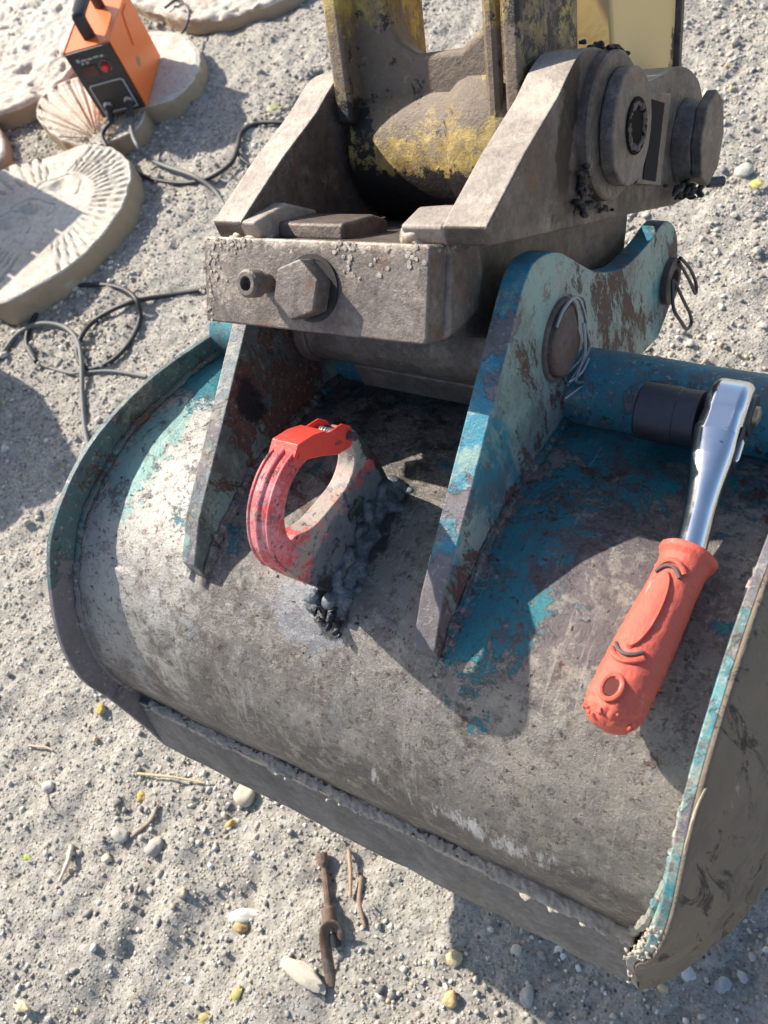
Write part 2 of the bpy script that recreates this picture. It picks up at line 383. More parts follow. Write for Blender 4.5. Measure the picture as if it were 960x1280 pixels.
def big_mesh(name, V, Fc, mat, parent=None, cols=None, smooth=False, m=None):
    "numpy triangle or quad mesh"
    me = bpy.data.meshes.new(name); nf, k = Fc.shape
    me.vertices.add(len(V)); me.vertices.foreach_set('co', np.ascontiguousarray(V, np.float32).ravel())
    me.loops.add(nf * k); me.loops.foreach_set('vertex_index', np.ascontiguousarray(Fc, np.int32).ravel())
    me.polygons.add(nf); me.polygons.foreach_set('loop_start', np.arange(0, nf * k, k, dtype=np.int32)); me.polygons.foreach_set('loop_total', np.full(nf, k, np.int32))
    if smooth: me.polygons.foreach_set('use_smooth', np.ones(nf, bool))
    if cols is not None:
        at_ = me.color_attributes.new('Col', 'FLOAT_COLOR', 'POINT'); at_.data.foreach_set('color', np.ascontiguousarray(cols, np.float32).ravel())
    me.update(calc_edges=True); me.validate()
    return link(name, me, mat, parent, m)
def grid_faces(nu, nv):
    i = np.arange(nu * nv).reshape(nu, nv)
    return np.stack([i[:-1, :-1], i[1:, :-1], i[1:, 1:], i[:-1, 1:]], -1).reshape(-1, 4)

# ------------------------------------------------------------------ ground
def gh(x, y):
    "height of the ground"
    x = np.asarray(x, float); y = np.asarray(y, float)
    h = .010 * fbm(x * 5, y * 5, 0, 3, 3) + .0055 * fbm(x * 22, y * 22, 0, 9, 3) + .0030 * fbm(x * 75, y * 75, 0, 14, 2)
    u = x * .42 + y * .91                                # scraped ruts in front of the bucket
    rut = np.exp(-((x + .60) / .35) ** 2 - ((y + .18) / .22) ** 2)
    h = h + rut * .014 * np.clip(vnoise((x + .25 * y) * 26, y * 4, 0, 61), -.5, .3)
    return h
def build_ground():
    def axis(a, b, st, out):
        c = np.arange(a, b, st); e = [st]
        while sum(e) < out: e.append(e[-1] * 1.22)
        e = np.cumsum(e); return np.concatenate([(a - e)[::-1], c, b + e])
    xs = axis(-3.0, .8, .008, 900); ys = axis(-.85, 2.4, .008, 900)
    X, Y = np.meshgrid(xs, ys, indexing='ij')
    far = np.clip((np.hypot(X + 1, Y - .8) - 3) / 20, 0, 1)
    Z = gh(X, Y) * (1 - far) + far * .8 * fbm(X * .02, Y * .02, 0, 20, 3)
    V = np.stack([X, Y, Z], -1).reshape(-1, 3)
    o = big_mesh('ground', V, grid_faces(len(xs), len(ys)), mat_ground(), smooth=True); tag(o, kind='structure')
def pebble_cloud(n, lo, hi, power, seed, src):
    r = np.random.default_rng(seed); V, Fc = src
    x = r.uniform(-3.0, .75, n * 3); y = r.uniform(-.8, 2.35, n * 3)
    # keep what lies in the pictured wedge of ground, with a margin
    k = (y < 2.2 + .1 * x) & (x > -3) & (y < 2.6 + .9 * x + 2) & (y > -1.1 - .0 * x) & ~((x < -1.35) & (y < (-.05 - (x + 1.35) * .75)))
    x, y = x[k][:n], y[k][:n]; n = len(x)
    cl = fbm(x * 4, y * 4, 0, 31, 3)
    s = lo + (hi - lo) * r.random(n) ** power; s *= np.clip(1 + .5 * cl, .4, 1.6)
    q = r.normal(size=(n, 4)); q /= np.linalg.norm(q, axis=1)[:, None]
    w, a, b, c = q.T
    Rm = np.stack([1 - 2 * (b * b + c * c), 2 * (a * b - c * w), 2 * (a * c + b * w), 2 * (a * b + c * w), 1 - 2 * (a * a + c * c), 2 * (b * c - a * w), 2 * (a * c - b * w), 2 * (b * c + a * w), 1 - 2 * (a * a + b * b)], -1).reshape(n, 3, 3)
    sc = r.uniform(.55, 1.25, (n, 1, 3)); jit = r.uniform(.65, 1.3, (n, len(V), 1))
    P = np.einsum('nij,nvj->nvi', Rm, V[None] * jit * sc) * s[:, None, None]
    P[:, :, 2] *= .8
    P += np.stack([x, y, gh(x, y) + s * .25], -1)[:, None, :]
    pal = np.array([(.40, .368, .318), (.52, .48, .415), (.31, .288, .255), (.64, .60, .53), (.28, .265, .245), (.74, .71, .66), (.58, .45, .27), (.17, .165, .16), (.50, .39, .30), (.68, .61, .45)])
    pr = np.array([.26, .20, .16, .13, .08, .07, .02, .04, .02, .02]); ci = r.choice(len(pal), n, p=pr)
    c_ = pal[ci] * r.uniform(.85, 1.15, (n, 1)); c_ = np.concatenate([c_, np.ones((n, 1))], 1)
    FF = (Fc[None] + (np.arange(n) * len(V))[:, None, None]).reshape(-1, 3)
    return P.reshape(-1, 3), FF, np.repeat(c_, len(V), 0)
build_ground()
OCT = (np.array([(1, 0, 0), (-1, 0, 0), (0, 1, 0), (0, -1, 0), (0, 0, 1), (0, 0, -1)], float), np.array([(0, 2, 4), (2, 1, 4), (1, 3, 4), (3, 0, 4), (2, 0, 5), (1, 2, 5), (3, 1, 5), (0, 3, 5)]))
MG = mat_gravel()
for args in ((95000, .0010, .0034, 1.6, 1, OCT), (36000, .0018, .0060, 1.7, 3, ICO1), (1800, .004, .0085, 2.2, 2, ICO2)):
    P_, F_, c_ = pebble_cloud(*args)
    g = big_mesh('gravel', P_, F_, MG, cols=c_); tag(g, 'loose grey and tan gravel and soil crumbs spread over the ground', kind='stuff')

# ------------------------------------------------------------------ the bucket
L = .562
bucket = thing('excavator_bucket', 'worn teal excavator bucket with a red lifting hook welded between its two ears', 'bucket', M_BUCKET)
PROF = [(-.008, .001), (-.001, .003), (.0, .02), (.005, .083), (.033, .145), (.073, .188), (.121, .215), (.195, .223), (.27, .207), (.328, .188), (.375, .168), (.402, .142), (.415, .10), (.42, .03), (.42, -.06)]
RIM = [(-.034, -.088), (-.027, -.03), (-.021, .04), (-.018, .094), (.003, .148), (.047, .204), (.091, .236), (.164, .252), (.251, .240), (.341, .206), (.385, .182), (.412, .135), (.422, .06), (.42, -.07), (.40, -.11), (.15, -.12), (.0, -.11)]
def ss(a, b, x): t = min(1, max(0, (x - a) / (b - a))); return t * t * (3 - 2 * t)
def xr(z): return .030 * ss(-.02, .17, z)        # the right side plate leans outward toward its top
MAT_SHELL = mat_shell()
def build_shell():
    pts = smooth_path([(a, b, 0) for a, b in PROF], 22)
    pts = np.array(pts)[:, :2]; dl = np.r_[0, np.cumsum(np.hypot(*np.diff(pts, axis=0).T))]
    nv = 260; t = np.linspace(0, dl[-1], nv); py = np.interp(t, dl, pts[:, 0]); pz = np.interp(t, dl, pts[:, 1])
    ty, tz = np.gradient(py), np.gradient(pz); l = np.hypot(ty, tz); ny, nz = -tz / l, ty / l
    nu = 280; U = np.linspace(0, 1, nu)
    xe = np.array([xr(z) for z in pz]); X = -L + (xe + L)[None, :] * U[:, None]
    Y = np.tile(py, (nu, 1)); Z = np.tile(pz, (nu, 1))
    d = .0022 * fbm(X * 9, Y * 9, Z * 9, 40, 3) + .0005 * fbm(X * 60, Y * 60, Z * 60, 44, 3, .6)
    dent = .0035 * np.exp(-((X + .50) / .025) ** 2 - ((Z - .14) / .05) ** 2 * (Y < .08)) + .003 * np.exp(-((X + .12) / .04) ** 2 - ((Y - .06) / .03) ** 2)
    d -= dent
    V = np.stack([X, Y + d * ny, Z + d * nz], -1).reshape(-1, 3)
    Vi = np.stack([X, Y - .012 * ny, Z - .012 * nz], -1).reshape(-1, 3)
    Fq = grid_faces(nu, nv); n = nu * nv
    idx = np.arange(n).reshape(nu, nv); E = []
    for e in (idx[:, 0], idx[::-1, -1], idx[-1, :], idx[0, ::-1]):
        E.append(np.stack([e[:-1], e[1:], e[1:] + n, e[:-1] + n], -1))
    Fa = np.concatenate([Fq, Fq[:, ::-1] + n] + E)
    o = big_mesh('shell', np.concatenate([V, Vi]), Fa, MAT_SHELL, bucket, smooth=True)
    o.data.set_sharp_from_angle(angle=math.radians(50))
build_shell()
M_LIP = mat_steel('polished_lip_steel', (.09, .094, .104), (.20, .20, .21), dust=.72, rust=.72, blobs_dust=(((-.25, -.006, .0), (.6, .012, .008), .25),), rough=.45, metal=.5, streak=(.3, 1, 1))
lipv = [(-.0085, -.0), (-.020, -.03), (-.034, -.082), (-.030, -.089), (.0, -.105), (.15, -.112), (.15, -.10), (.01, -.09), (.0, -.03), (.0, -.004)]
def gridprism(poly, x0, x1, nx, amp, seed):
    V = []; n = len(poly); Fc = []
    for i in range(nx + 1):
        x = x0 + (x1 - x0) * i / nx
        for j, (a, b) in enumerate(poly): V.append((x, a + amp * n1(x * 40, j * 3.3, seed), b + amp * n1(x * 40, j * 3.3, seed + 5)))
    for i in range(nx):
        for j in range(n): Fc.append([i * n + j, i * n + (j + 1) % n, (i + 1) * n + (j + 1) % n, (i + 1) * n + j])
    return V, Fc + [list(range(n))[::-1], list(range(nx * n, nx * n + n))]
mesh('cutting_edge', *gridprism(lipv, -L + .002, -.002, 90, .0012, 3), M_LIP, bucket, bevel=.0015)
# dirt caked on the ledge above the cutting edge
M_DIRT = mat_plain('dry_caked_dirt', (.42, .365, .30), .95, 0, .3, 90, .002)
dp = []; dr = []
for i in range(2600):
    x = -L + .02 + (L - .02) * random.random() ** .9; k = abs(n1(x * 25, 3)) + .25
    dp.append((x, -.005 + random.gauss(0, .0028), .003 + random.random() * .004 * k)); dr.append(random.uniform(.0010, .0028) * (k + .35) * (1.4 if x > -.12 else .9))
tag(fuse(mesh('caked_dirt', *lumps(dp, dr, ICO1, 3), M_DIRT, bucket), .0011, 1), kind='stuff')

RIMS = [(p[0], p[1]) for p in smooth_path([(a, b, 0) for a, b in RIM[:14]], 7)] + RIM[14:]
M_RIML = mat_paint('worn_rim_paint', (.05, .10, .105), .0, .03, blobs_steel=(((-L, .0, .1), (.1, .08, .18), .32), ((-L, .0, -.05), (.1, .08, .1), .25)), blobs_rust=(((-L, .2, .22), (.1, .12, .05), .06),), blobs_dust=(((-L, .23, .24), (.02, .04, .03), .2), ((-L, .1, .22), (.1, .1, .1), .03)), steel=.58)
mesh('side_plate', *prism(RIMS, -L - .005, -L + .002), M_RIML, bucket, bevel=.0016)
def mat_rside():
    s = Mat('dirt_caked_side_plate')
    c = s.mix(s.noise(14, 8, .7), (.19, .15, .11), (.30, .245, .185))
    c, _ = s.layer(c, (.05, .04, .035), 34, .575, .04, rough=.75, stretch=(1, 1.6, .4), dist=.6, amt=.85)
    c, _ = s.layer(c, (.17, .14, .115), 18, .58, .08, [((0.03, .2, -.05), (.1, .2, .06), .1)], amt=.7)
    c, _ = s.layer(c, (.48, .43, .36), 70, .67, .05, amt=.8, stretch=(1, 1, .4))
    n = s.bump(s.noise(60, 9, .75, stretch=(1, 1, .5)), .005, .9); n = s.bump(s.noise(300, 5, .7), .0012, .9, n)
    return s.end(c, .9, 0, n, .25)
M_RS = mat_rside()
# the right plate: bright worn edge strip plus dirty outer face
M_RIMR = mat_paint('worn_right_rim_paint', (.03, .20, .22), .06, .0, blobs_steel=(((.0, .0, -.03), (.1, .08, .12), .1), ((.03, .3, .2), (.1, .2, .1), .22)), blobs_dust=(((0, -.02, -.02), (.1, .09, .10), .34), ((0, .03, .1), (.1, .10, .10), .10), ((0.03, .2, .2), (.1, .2, .1), .08)), dust=.60, steel=.56)
mesh('side_plate', *prism(RIMS, -.001, .006, shear=lambda a, b: xr(b)), M_RIMR, bucket, bevel=.0012)
def rside():
    # dirt-covered outer wall, flaring outward from the rim down to the mouth edge
    top = [p for p in RIMS if not (p[1] < -.089)][:96]; n = len(top)
    dl = np.r_[0, np.cumsum([math.hypot(top[i + 1][0] - top[i][0], top[i + 1][1] - top[i][1]) for i in range(n - 1)])]; dl /= dl[-1]
    V = []; Fc = []; K = 60
    for k in range(K + 1):
        t = k / K
        for j, (a, b) in enumerate(top):
            yb = -.034 + .46 * dl[j] ** 1.1; zb = -.094 - .006 * n1(j * .3, 4); xb = .009 + .125 * (1 - math.exp(-(yb + .034) / .16))
            xt = .0065 + xr(b); y = a + (yb - a) * t; z = b + (zb - b) * t; x = xt + (xb - xt) * t ** .75
            x += (.0012 + .0022 * n1(y * 70, z * 30, 1) + .0030 * n1(y * 25, z * 14, 2)) * min(1, t * 12)
            V.append((x, y, z))
    for k in range(K):
        for j in range(n - 1): Fc.append([k * n + j, k * n + j + 1, (k + 1) * n + j + 1, (k + 1) * n + j])
    return V, Fc
_mc_ = mesh('mud_coat', *rside(), M_RS, bucket, smooth=70); _so = _mc_.modifiers.new('solid', 'SOLIDIFY'); _so.thickness = .004; _so.offset = 0
# a weld line where shell and side plates meet
SP = smooth_path([(0, a, b) for a, b in PROF[2:11]], 8)
mesh('weld_bead', *weld([(p[1] * 0 + xr(p[2]) - .002, p[1] - .001, p[2] + .002) for p in SP], .0035, 5, 2, 8), M_RIMR, bucket)
mesh('weld_bead', *weld([(-L + .004, p[1], p[2] + .001) for p in SP], .0035, 8, 2, 8), M_RIML, bucket)
r_ = np.random.default_rng(41); dq = []; dz = []
for i in range(700):
    j = r_.uniform(0, 30); a0 = RIMS[int(j)]; a1 = RIMS[int(j) + 1]; f_ = j % 1; y = a0[0] + (a1[0] - a0[0]) * f_; z = a0[1] + (a1[1] - a0[1]) * f_
    if n1(z * 60, 7) < (.05 if z < -.02 else -.15): continue
    dq.append((xr(z) + r_.uniform(-.004, .007), y + r_.uniform(-.001, .006), z + r_.normal(0, .002))); dz.append(r_.uniform(.0008, .0022) * (1.1 if z < -.02 else .8))
tag(fuse(mesh('caked_dirt', *lumps(dq, dz, ICO1, 13), M_DIRT, bucket), .0010, 1), kind='stuff')
# torsion tube at the back
M_TUBE = mat_paint('tube_teal_paint', TEAL, -.08, .03, blobs_steel=(((-.10, .36, .21), (.06, .05, .03), .04),), steel=.62, dust=.74)
mesh('torsion_tube', *lathe((-L, .375, .185), (1, 0, 0), [(0, .035), (.01, .035)] + [(.01 + .57 * i / 20, .035 + .0006 * n1(i * .7, 1)) for i in range(1, 21)] + [(.588, .035)], 40), M_TUBE, bucket)
mesh('weld_bead', *weld([(x, .345, .190 - .0) for x in np.linspace(-.155, .02, 30)], .005, 11, 2, 8), MAT_SHELL, bucket)

EAR = [(.098, .200), (.0985, .222), (.13, .247), (.334, .349), (.352, .352), (.372, .343), (.392, .326), (.408, .304), (.437, .262), (.462, .235), (.495, .207), (.531, .189), (.562, .177), (.590, .169), (.612, .152), (.626, .12), (.616, .08), (.590, .058), (.548, .052), (.48, .09), (.43, .13), (.34, .165), (.2, .20)]
EARS = [EAR[0], EAR[1], EAR[2], EAR[3]] + [(p[0], p[1]) for p in smooth_path([(a, b, 0) for a, b in EAR[3:19]], 4)][1:] + EAR[19:]
M_EARR = mat_paint('right_ear_paint', TEAL, .035, .055, streak=(1, 1.1, .5),
    blobs_pale=(((-.16, .45, .21), (.05, .2, .16), .22), ((-.15, .30, .30), (.012, .12, .05), .08), ((-.17, .12, .23), (.02, .03, .03), .1)),
    blobs_rust=(((-.16, .47, .17), (.02, .07, .12), .11), ((-.155, .3, .21), (.02, .15, .03), .1), ((-.16, .13, .21), (.03, .05, .05), .1), ((-.155, .62, .1), (.02, .03, .04), .15)),
    blobs_steel=(((-.18, .2, .29), (.015, .05, .05), .05), ((-.175, .11, .23), (.03, .03, .03), .18)), steel=.64)
M_EARL = mat_paint('left_ear_paint', (.085, .115, .11), .06, .08, streak=(1, 1.1, .6),
    blobs_pale=(((-.405, .14, .25), (.01, .08, .06), .14),), blobs_rust=(((-.39, .28, .25), (.02, .1, .1), .10),),
    blobs_steel=(((-.41, .2, .29), (.014, .2, .1), .16),), blobs_dust=(((-.407, .2, .29), (.009, .25, .2), .2),), soot=(((-.395, .24, .27), (.02, .02, .03), .2),))
M_EDR = mat_paint('right_ear_edge_paint', (.012, .17, .24), -.04, .0, blobs_steel=(((-.17, .12, .23), (.05, .05, .04), .16), ((-.17, .36, .34), (.05, .06, .03), -.05)), steel=.575, dust=.66, blobs_pale=(((-.17, .20, .28), (.05, .05, .04), .12),))
M_EDL = mat_paint('left_ear_edge_paint', (.12, .16, .17), .0, .0, steel=.52, dust=.53)
for q, mm, ed in ((prism(EARS, -.179, -.160), M_EARR, M_EDR), (prism(EARS, -.414, -.398), M_EARL, M_EDL)):
    o = mesh('mounting_ear', *q, mm, bucket, bevel=.0016, seg=2); o.data.materials.append(ed)
    for p in o.data.polygons: p.material_index = 1 if abs(p.normal.x) < .5 else 0
def shz(y): return float(np.interp(y, [p[0] for p in PROF], [p[1] for p in PROF]))
for x, mm, sd in ((-.158, M_EARR, 1), (-.181, M_EARR, 2), (-.396, M_EARL, 3), (-.416, M_EARL, 4)):
    mesh('weld_bead', *weld([(x, y, shz(y) + .001) for y in np.linspace(.092, .37, 30)], .0045, sd, 3, 8), MAT_SHELL, bucket)
# pins with wire retainers
M_PIN = mat_steel('rusty_pin_steel', (.10, .075, .065), (.17, .135, .12), rust=.56, dust=.72, rough=.7, metal=.1)
M_WIRE = mat_plain('grey_tie_wire', (.33, .34, .36), .4, .6, .2, 200)
M_WIRED = mat_plain('dark_rusty_wire', (.09, .08, .085), .5, .5, .3, 200)
pinpoly = []
for k in range(40):
    a = 2 * math.pi * k / 40; y, z = .0285 * math.cos(a), .0285 * math.sin(a); pinpoly.append((.362 + min(y, .020), .262 + z))
p = mesh('front_pin', *prism(pinpoly, -.43, -.1515), M_PIN, bucket, bevel=.003, seg=3)
ringp = [(.362 + .031 * math.cos(a), .262 + .031 * math.sin(a)) for a in np.linspace(0, 2 * math.pi, 41)[:-1]]
mesh('pin_bushing', *sweep([(-.1595, a, b) for a, b in ringp], .003, 6, True), M_PIN, bucket)
w1 = smooth_path([(-.156, .352, .232), (-.150, .372, .231), (-.149, .386, .245), (-.149, .389, .268), (-.150, .384, .288), (-.152, .366, .294), (-.1535, .352, .289)], 6)
w2 = smooth_path([(-.153, .345, .226), (-.149, .366, .229), (-.147, .382, .232), (-.147, .384, .250), (-.149, .393, .262), (-.149, .392, .280), (-.153, .382, .292)], 6)
w3 = smooth_path([(-.150, .332, .226), (-.147, .350, .217), (-.145, .362, .212), (-.148, .352, .226), (-.146, .372, .238), (-.149, .385, .258)], 6)
w4 = smooth_path([(-.151, .345, .231), (-.147, .361, .225), (-.146, .376, .226)], 6)
mesh('retaining_wire', *join(*[sweep(w, .0013, 6) for w in (w1, w2, w3, w4)]), M_WIRE, bucket)
mesh('rear_pin', *lathe((-.43, .588, .095), (1, 0, 0), [(0, .02), (.262, .02), (.2625, .024), (.277, .024), (.278, .013), (.266, .0125), (.265, .0)], 32), M_PIN, bucket, bevel=.001)
w5 = smooth_path([(-.149, .575, .112), (-.145, .560, .088), (-.141, .566, .062), (-.139, .575, .040), (-.139, .590, .033), (-.14, .590, .048), (-.143, .583, .075), (-.149, .579, .107)], 6)
w6 = smooth_path([(-.151, .605, .112), (-.147, .618, .085), (-.143, .622, .060), (-.142, .616, .050), (-.145, .610, .075), (-.151, .601, .11)], 6)
mesh('retaining_wire', *join(sweep(w5, .0019, 6), sweep(w6, .0019, 6)), M_WIRED, bucket)

# lifting hook welded to the shell
M_HOOK = mat_hook()
HX = -.268
arm = smooth_path([(.122, .262, .013), (.1095, .292, .0115), (.1085, .315, .0112), (.1205, .335, .0102), (.1395, .3455, .009), (.158, .3465, .0078), (.173, .340, .0055)], 8)
def arm_sec(half):
    def f(i, a):
        w = arm[i][2]; c, s_ = math.cos(a), math.sin(a); e = .55
        return (math.copysign(abs(c) ** e, c) * w, math.copysign(abs(s_) ** e, s_) * half)
    return f
def hs(y, z): return (y, z)
arm = [np.array([*hs(a, b), w]) for a, b, w in arm]
hook = mesh('lifting_hook', *sweep([(HX, a, b) for a, b, w in arm], 1.0, 24, sec=lambda i, a: arm_sec(.0085 + .0022 * min(1, i / 12))(i, a)[::1], up=(0, -1, .2)), M_HOOK, bucket, smooth=60)
base = [(.122, .205), (.1085, .248), (.0985, .290), (.108, .305), (.122, .304), (.131, .2955), (.143, .288), (.162, .282), (.182, .2775), (.197, .281), (.2055, .290), (.207, .304), (.210, .315), (.218, .302), (.222, .262), (.220, .205), (.16, .205)]
mesh('base', *prism([(p[0], p[1]) for p in smooth_path([(*hs(a, b), 0) for a, b in base[:16]], 4)] + [hs(*base[16])], HX - .0085, HX + .0085), M_HOOK, hook, bevel=.0035, seg=3)
# raised guard ribs and ridge along the hook's back
for sx in (-.0085, .0, .0085):
    rp = [(HX + sx, a - .0 - w * .97 * math.cos(.0) * 0 + (a - .150) / max(1e-3, math.hypot(a - .150, b - .318)) * w * .90, b + (b - .318) / max(1e-3, math.hypot(a - .150, b - .318)) * w * .90) for a, b, w in arm[8:44]]
    mesh('rib', *sweep(rp, .0016 if sx else .0030, 8), M_HOOK, hook, smooth=60)
_s = Mat('chipped_red_latch'); _c = _s.mix(_s.noise(60, 6), (.70, .045, .03), (.80, .07, .045))
_c, _m = _s.layer(_c, (.13, .09, .085), 75, .635, .02, rough=.8, amt=.85); _c, _ = _s.layer(_c, (.78, .35, .30), 60, .64, .05, rough=.8, amt=.6)
M_LATCH = _s.end(_c, .38, 0, _s.bump(_s.math('SUBTRACT', _s.noise(120, 7, .7), _m), .0007, .9), .5)
lt = [(.160, .348), (.167, .354), (.183, .3445), (.196, .333), (.208, .326), (.214, .315), (.211, .305), (.203, .303), (.190, .312), (.178, .327), (.166, .340)]
lt = [hs(*q) for q in lt]
latch = mesh('safety_latch', *prism(lt, HX + .0095, HX + .0117), M_LATCH, hook, bevel=.001)
mesh('cheek', *prism(lt, HX - .0117, HX - .0095), M_LATCH, latch, bevel=.001)
br = [(.156, .3525), (.167, .3572), (.182, .3482), (.193, .3382), (.191, .3352), (.180, .3442), (.167, .3532), (.157, .3492)]
br = [hs(*q) for q in br]
mesh('bridge', *prism(br, HX - .0116, HX + .0116), M_LATCH, latch, bevel=.0008)
mesh('spring', *sweep([(HX + x, .200 + .0036 * math.cos(a), .3215 + .0036 * math.sin(a)) for x, a in zip(np.linspace(-.006, .006, 60), np.linspace(0, 10 * math.pi, 60))], .0011, 6), M_WIRE, latch)
mesh('pivot', *lathe((HX - .0124, .207, .313), (1, 0, 0), [(0, .004), (.0245, .0035), (.0305, .003)], 16), M_WIRED, latch)
M_WELD = mat_steel('burnt_weld_metal', (.07, .078, .088), (.22, .235, .26), dust=.76, rust=.8, grease=(((-.25, .10, .22), (.04, .022, .03), .12), ((-.25, .235, .23), (.05, .03, .04), .14)), rough=.36, metal=.5, bump=.003)
r_ = np.random.default_rng(17)
for x0 in (HX + .0085, HX - .0085):
    pts = []; rr = []; sg = 1 if x0 > HX else -1
    for k, y in enumerate(np.linspace(.106, .222, 46)):
        wv = .004 * math.sin(k * .55) + .002 * math.sin(k * 1.7)
        pts.append((x0 + sg * (.003 + wv * .7), y, shz(y) + .003)); rr.append(.0072 + .0010 * math.sin(k * 2.1))
        pts.append((x0 - sg * .0, y, shz(y) + .011 + .005 * math.sin(k * .8 + 1) + r_.normal(0, .0015))); rr.append(.0058 + .001 * math.sin(k * 1.3))
        if k % 2: pts.append((x0 + sg * (.010 + wv + r_.normal(0, .003)), y + r_.normal(0, .003), shz(y) + .001)); rr.append(r_.uniform(.003, .0055))
    fuse(mesh('weld_bead', *lumps(pts, rr, ICO2, 5, .12, .75), M_WELD, hook), .0014, 7)
r_ = np.random.default_rng(3)
sl = [(HX + r_.normal(.005, .008), .102 + r_.normal(0, .005), shz(.102) + .003 + abs(r_.normal(0, .004))) for _ in range(60)]
tag(mesh('slag', *lumps(sl, [r_.uniform(.0010, .0042) for _ in sl], ICO2, 6), mat_plain('black_weld_slag', (.02, .021, .026), .25, .3, .4, 120, .001, (.5, .5, .5)), hook), kind='stuff')
sp = [(r_.normal(HX + .02, .07), *(lambda y: (y, shz(y) + .0005))(abs(r_.normal(.09, .035)) + .02)) for _ in range(150)]
tag(mesh('weld_spatter', *lumps(sp, [r_.uniform(.0004, .0014) for _ in sp], ICO1, 6), mat_plain('dark_spatter', (.04, .035, .035), .6), bucket), kind='stuff')

# ------------------------------------------------------------------ quick coupler
coupler = thing('quick_coupler', 'dirty brown steel quick coupler with a big hex bolt above the teal bucket', 'coupler', M_COUPLER)
M_C = mat_steel('dusty_coupler_steel', (.105, .084, .073), (.215, .182, .158), dust=.635, dustcol=(.40, .335, .27), rust=.60, blobs_dust=(((-.1, .0, .07), (.2, .05, .012), .2), ((-.2, 0, .03), (.02, .03, .05), .08)), bump=.0016)
M_CD = mat_steel('greasy_coupler_steel', (.088, .068, .058), (.19, .158, .135), dust=.635, dustcol=(.34, .28, .22), rust=.60, grease=(((.03, .12, .16), (.03, .02, .10), .30), ((.05, .30, .10), (.05, .10, .03), .26), ((.06, .42, .10), (.05, .08, .03), .3), ((.03, .17, .08), (.03, .06, .03), .2)), bump=.0016)
blk = mesh('front_block', *prism([(-.2135, .0005), (-.002, 0), (.0, .004), (.0, .064), (-.004, .0665), (-.212, .0665), (-.2145, .063)], -.0, .022, 1), M_C, coupler, bevel=.002, seg=3)
mesh('block_back', *boxv((-.11, .034, .035), (.19, .024, .056)), M_C, coupler, bevel=.004)
# right shoulder stepped behind the block
mesh('shoulder', *prism([(.022, -.0), (.022, .069), (.045, .076), (.06, .074), (.072, .05), (.07, .02), (.045, .008)], -.03, .003, 0), M_C, coupler, bevel=.006, seg=3)
mesh('shoulder', *prism([(.022, .02), (.022, .069), (.045, .076), (.06, .074), (.072, .05), (.07, .02)], -.212, -.18, 0), M_C, coupler, bevel=.006, seg=3)
r_ = np.random.default_rng(11)
for x, sd in ((-.012, 1), (-.188, 2)):
    mesh('weld_lump', *lumps([(x + r_.uniform(-.018, .018), .03 + r_.uniform(-.004, .012), .068 + r_.uniform(-.002, .004)) for _ in range(9)], .011, ICO3, sd, .25), M_C, coupler, smooth=70)
mc = []; 
for (x, z, sx, sz, n_) in ((-.070, .056, .006, .008, 20), (-.038, .05, .014, .004, 10), (-.204, .045, .007, .014, 34), (-.209, .018, .004, .012, 16), (-.18, .062, .01, .003, 20), (-.02, .058, .012, .003, 12)):
    for _ in range(n_): mc.append((min(-.004, x + r_.normal(0, sx)), -.0005, min(.065, max(.002, z + r_.normal(0, sz)))))
tag(mesh('mud_crumbs', *lumps(mc, [r_.uniform(.0006, .0024) for _ in mc], ICO1, 8, .5, 1.0, .22), M_DIRT, coupler), kind='stuff')
# bolt in its counterbore, grease nipple guard
BC = np.array([-.104, 0, .0315])
mesh('counterbore', *lathe(BC + [0.003, -.0006, .001], (0, -1, 0), [(0, .0245), (.0012, .0245), (.0012, .021), (.0006, .0205), (.0006, 0)], 40), mat_plain('dark_grease', (.02, .016, .014), .6), coupler)
hexp = [(BC[0] + .0225 * math.cos(a + .35), BC[2] + .0225 * math.sin(a + .35)) for a in np.arange(6) * math.pi / 3]
mesh('hex_bolt', *prism(hexp, -.0165, .004, 1), M_C, coupler, bevel=.0018, seg=3)
gz = mesh('grease_nipple', *lathe((-.146, .002, .034), (0, -1, 0), [(0, .0075), (.012, .0075), (.013, .0105), (.024, .0105), (.026, .0085), (.026, .0055), (.018, .005), (.0178, 0)], 24), M_C, coupler)
# arms
ARM = [(.020, .066), (.012, .078), (.060, .128), (.104, .168), (.127, .194), (.146, .205), (.170, .209), (.196, .207), (.236, .199), (.272, .201), (.309, .212), (.335, .221), (.359, .226), (.385, .226), (.408, .221), (.424, .21), (.452, .19), (.455, .14), (.43, .12), (.380, .108), (.288, .098)]
ARMS = ARM[:4] + [(p[0], p[1]) for p in smooth_path([(a, b, 0) for a, b in ARM[3:18]], 3)][1:] + ARM[18:]
M_CE = mat_steel('dusty_worn_sunlit_edge', (.28, .235, .195), (.40, .35, .30), dust=.54, dustcol=(.50, .43, .35), rust=.66, metal=.1, rough=.6)  # dusty steel, paler to paint sunlit brightness onto the arms' upper edges
for a0, a1 in ((.0, .035), (-.216, -.184)):
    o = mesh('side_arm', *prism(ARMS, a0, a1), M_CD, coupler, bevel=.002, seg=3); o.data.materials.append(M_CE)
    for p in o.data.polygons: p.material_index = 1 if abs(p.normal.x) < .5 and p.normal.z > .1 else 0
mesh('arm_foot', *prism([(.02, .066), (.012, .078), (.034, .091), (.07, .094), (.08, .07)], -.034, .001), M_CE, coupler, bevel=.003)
mesh('arm_foot', *prism([(.04, .066), (.04, .079), (.08, .087), (.10, .084), (.10, .066)], -.185, -.105), M_CD, coupler, bevel=.003)  # dark steel here stands in for the left arm's shade on the ledge
mesh('arm_foot', *prism([(.02, .066), (.012, .078), (.05, .094), (.09, .09), (.08, .066)], -.217, -.170), M_CE, coupler, bevel=.003)
